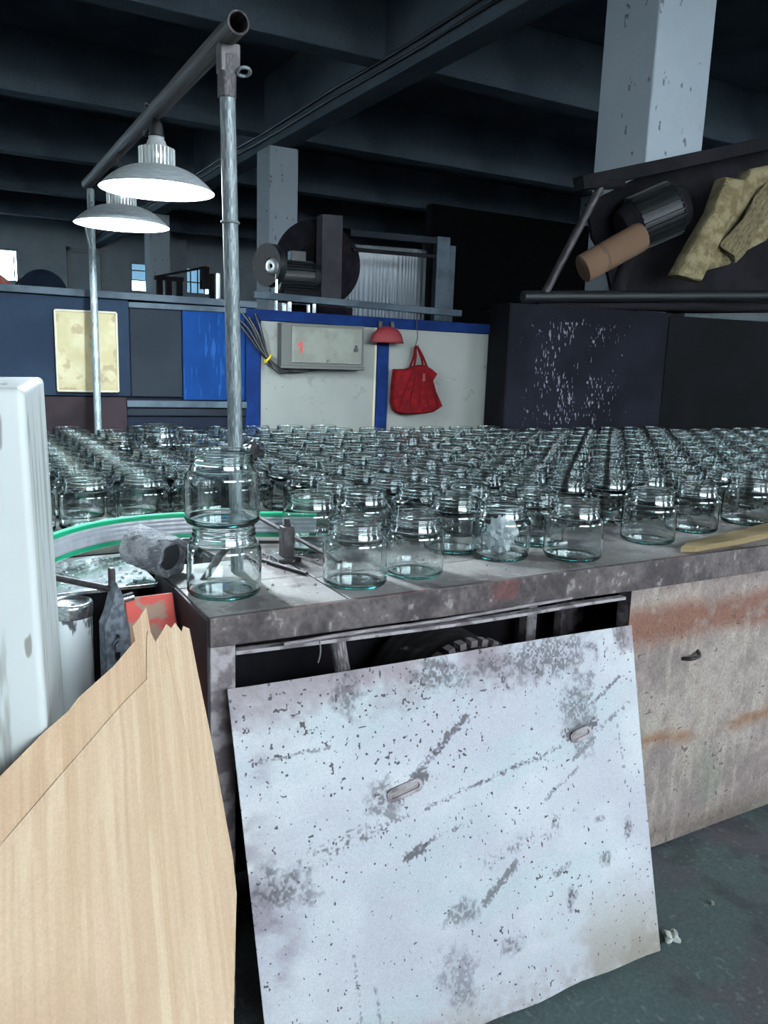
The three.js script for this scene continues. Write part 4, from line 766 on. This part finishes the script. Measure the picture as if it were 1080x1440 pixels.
// things seen behind the oven at left
{
  const t = thing('round_tank', 'dark blue round-topped tank behind the oven at the far left', 'tank', [0.95, 0, -8.3]);
  const g = new THREE.CylinderGeometry(0.21, 0.21, 0.5, 40, 1); g.rotateX(Math.PI / 2); g.translate(0, 1.92, 0); part(t, 'shell', g, M.navy); part(t, 'cradle', BX(-0.2, 0.2, 0, 1.85, -0.2, 0.2), M.navyDark);
}
{
  const t = thing('round_tank', 'brown round-topped tank at the left edge of the view behind the oven', 'tank', [0.52, 0, -8.3]);
  const g = new THREE.CylinderGeometry(0.19, 0.19, 0.5, 40, 1); g.rotateX(Math.PI / 2); g.translate(0, 1.89, 0); part(t, 'shell', g, M.redPaint); part(t, 'cradle', BX(-0.18, 0.18, 0, 1.82, -0.2, 0.2), M.navyDark);
}
{
  const t = thing('machine_rig', 'black machine rig with uprights and a slanting arm in front of the far window', 'machine', [2.33, 0, -8.4]);
  part(t, 'base', BX(-0.35, 0.4, 0, 1.96, -0.25, 0.25), M.blackSteel);
  for (const x of [-0.26, -0.17, -0.06]) part(t, 'upright', BX(x - 0.025, x + 0.03, 1.96, 2.16, 0, 0.06), M.blackSteel);
  part(t, 'top_bar', BX(-0.3, -0.02, 2.14, 2.18, -0.02, 0.07), M.blackSteel);
  part(t, 'arm', rod([-0.28, 2.17, 0.05], [0.22, 2.30, 0.05], 0.012, 8), M.blackSteel);
  part(t, 'head', BX(0.16, 0.24, 2.08, 2.30, 0, 0.08), M.blackSteel); part(t, 'upright', BX(0.26, 0.30, 1.96, 2.24, 0, 0.06), M.blackSteel); part(t, 'upright', BX(0.335, 0.36, 1.96, 2.25, 0, 0.06), M.bright);
}

// ---------------------------------------------------------------- dark hood block at the right and the junk above it
{
  const t = wthing('steel_hood', 'black steel hood at the right end of the oven spattered with pale flecks', 'hood', 2.52, 0, 0.24);
  const fg = BX(0.0, 1.16, 0.96, 1.80, -0.02, 0.0, 0.003), fu = fg.attributes.uv; for (let i = 0; i < fu.count; i++) fu.setXY(i, fu.getX(i) / 1.16, (1.80 - fu.getY(i)) / 0.84);
  part(t, 'front_sheet', fg, M.hood, 'front sheet spattered with pale flecks');
  part(t, 'front_sheet', BX(1.165, 3.4, 0.96, 1.78, -0.045, -0.025, 0.003), M.hoodPlain);
  part(t, 'side_sheet', BX(-0.01, 0.01, 0.96, 1.80, -0.235, -0.001, 0.003), M.hoodPlain);
  part(t, 'seam_strip', BX(1.14, 1.18, 0.96, 1.78, -0.02, 0.006), M.hoodPlain);
  part(t, 'core', BX(0.02, 3.4, 0.0, 0.95, -0.235, -0.04), M.blackSteel);
  part(t, 'top_sheet', BX(0.0, 3.4, 1.765, 1.785, -0.38, -0.03), M.hoodPlain);
}
{
  const t = wthing('pipe_rack', 'dark pipe rack with a slanting leg holding junk above the hood', 'rack', 2.6, 1.80, 0.26);
  part(t, 'lower_pipe', rod([-0.02, 0.035, 0], [2.5, 0.19, 0], 0.034, 16), M.motorGrey);
  part(t, 'lower_pipe', rod([0.1, 0.0, -0.05], [2.5, 0.10, -0.05], 0.028, 16), M.blackSteel);
  part(t, 'slanting_leg', rod([0.12, 0.05, 0.0], [0.475, 0.73, 0.0], 0.024, 12), M.darkSteel);
  part(t, 'upper_beam', (() => { const g = B(2.3, 0.075, 0.10); g.rotateZ(0.27); g.translate(1.42, 0.995, -0.02); return g; })(), M.blackSteel);
  part(t, 'upper_beam', rod([0.36, 0.69, 0.0], [0.60, 0.72, 0.0], 0.035, 12), M.blackSteel);
  part(t, 'back_pan', (() => { const s = new THREE.Shape(); s.moveTo(0.62, 0.66); s.lineTo(1.0, 0.86); s.lineTo(2.4, 1.24); s.lineTo(2.4, 0.08); s.lineTo(0.90, 0.0); s.quadraticCurveTo(0.84, 0.30, 0.68, 0.46); const e = new THREE.ExtrudeGeometry(s, { depth: 0.03, bevelEnabled: false }); e.translate(0, 0, -0.39); return uvm(e); })(), M.blackSteel);
  part(t, 'hook', rod([0.70, 0.08, -0.1], [0.80, 0.36, -0.12], 0.05, 10), M.blackSteel);
}
{
  const t = wthing('dark_motor', 'dark finned motor body lying in the pipe rack', 'motor', 3.58, 2.24, 0.10);
  const ax = V(0.86, 0.42, 0.28).normalize(), q = new THREE.Quaternion().setFromUnitVectors(V(1, 0, 0), ax), gs = [];
  for (let i = 0; i < 30; i++) { const a = i / 30 * Math.PI * 2, b = new THREE.BoxGeometry(0.26, 0.03, 0.007); b.translate(0, 0.155, 0); b.rotateX(a); gs.push(b); }
  const h = merge([...gs, rod([-0.13, 0, 0], [0.13, 0, 0], 0.148, 30)]); h.applyQuaternion(q); h.translate(0, 0.15, 0); part(t, 'finned_housing', h, M.motorGrey);
  for (const e of [rod([0.13, 0, 0], [0.20, 0, 0], 0.155, 30, 0.12), rod([-0.22, 0, 0], [-0.13, 0, 0], 0.11, 30, 0.155)]) { e.applyQuaternion(q); e.translate(0, 0.15, 0); part(t, 'end_shield', e, M.blackSteel); }
}
{
  const t = wthing('cardboard_tube', 'short brown cardboard tube end tied round with cord in the rack', 'tube', 3.16, 2.03, 0.30);
  const prof = [[0.0001, 0], [0.078, 0], [0.083, 0.006], [0.085, 0.12], [0.082, 0.135], [0.085, 0.15], [0.082, 0.163], [0.085, 0.178], [0.087, 0.43], [0.08, 0.46], [0.05, 0.478], [0.0001, 0.48]];
  const g = lathe(prof, 32); g.scale(1, 1, 0.7); g.rotateZ(-Math.PI / 2 + 0.50); g.translate(-0.215, -0.02, 0); part(t, 'roll', g, M.tubeCard);
}
{
  const t = wthing('insulation_pad', 'crumpled beige insulation pad stuffed into the right end of the rack', 'insulation', 4.0, 2.0, 0.26);
  const s = new THREE.Shape(); [[-0.38, 0.02], [-0.22, 0.0], [-0.18, 0.08], [-0.02, 0.12], [0.10, 0.20], [0.26, 0.30], [0.36, 0.42], [0.44, 0.56], [0.43, 0.70], [0.30, 0.72], [0.12, 0.66], [0.06, 0.60], [-0.06, 0.60], [-0.16, 0.40], [-0.26, 0.22]].forEach(([a, b], i) => i ? s.lineTo(a, b) : s.moveTo(a, b));
  const e = new THREE.ExtrudeGeometry(s, { depth: 0.06, bevelEnabled: true, bevelThickness: 0.03, bevelSize: 0.02, bevelSegments: 4, curveSegments: 6 });
  const p = e.attributes.position; for (let i = 0; i < p.count; i++) { const x = p.getX(i), y = p.getY(i); p.setXYZ(i, x + 0.010 * Math.sin(y * 70), y + 0.012 * Math.sin(x * 60 + 1), p.getZ(i) + 0.02 * Math.sin(x * 25 + y * 31)); }
  e.computeVertexNormals(); part(t, 'pad', creased(uvm(e), 0.8), M.foam);
  const fl = new THREE.PlaneGeometry(0.5, 0.16, 30, 12), fp = fl.attributes.position; for (let i = 0; i < fp.count; i++) { const x = fp.getX(i), y = fp.getY(i); fp.setZ(i, 0.016 * Math.sin(x * 17 + y * 26) + 0.007 * Math.sin(y * 48 - x * 21) * Math.sin(x * 33)); }
  const f2 = fl.clone(); f2.translate(0, 0, -0.012); fl.computeVertexNormals(); f2.computeVertexNormals(); const ff = merge([fl, f2]); ff.rotateZ(0.92); ff.translate(0.10, 0.36, 0.125); part(t, 'crumpled_flap', ff, M.foam);
}
single('rag', (() => { const g = new THREE.IcosahedronGeometry(0.06, 3), p = g.attributes.position; for (let i = 0; i < p.count; i++) { const q = V().fromBufferAttribute(p, i); const k = 0.8 + 0.3 * Math.sin(q.x * 70) * Math.cos(q.y * 50 + q.z * 40); p.setXYZ(i, q.x * k * 0.5, q.y * k, q.z * k * 0.6); } g.computeVertexNormals(); return g; })(), M.offwhite, 'small pale rag caught behind the lower pipe of the rack', 'rag', W(3.33, 1.91, 0.14), WA);

wsingle('daylight_bar', BX(0, 0.42, 0, 0.028, -0.02, 0.02, 0.003), M.bright, 'upper of two bright bars added as daylight in the gap under the rack pipe', 'bar', 3.16, 1.787, 0.02);  // both bars are added, standing in for daylight seen through the gap
wsingle('daylight_bar', BX(0, 0.36, 0, 0.022, -0.02, 0.02, 0.003), M.bright, 'lower of two bright bars added as daylight in the gap under the rack pipe', 'bar', 3.34, 1.787, 0.14);

// ---------------------------------------------------------------- bits on the floor
{
  const g = new THREE.IcosahedronGeometry(0.023, 3), p = g.attributes.position;
  for (let i = 0; i < p.count; i++) { const q = V().fromBufferAttribute(p, i), k = 0.6 + 0.7 * Math.abs(Math.sin(q.x * 120 + q.z * 60) * Math.cos(q.y * 140)); p.setXYZ(i, q.x * k * 1.2, q.y * k * 0.45, q.z * k); }
  g.computeVertexNormals(); single('plastic_scrap', g, M.scrap, 'crumpled pale plastic scrap on the floor by the leaning panel corner', 'scrap', [1.60, 0.012, -1.225]);
  const c = new THREE.DodecahedronGeometry(0.009); c.scale(1, 0.7, 1.2); single('glass_pebble', c, M.offwhite, 'tiny pale pebble alone on the floor right of the plastic scrap', 'pebble', [1.816, 0.006, -1.273]);
}

renderer.render(scene, camera);
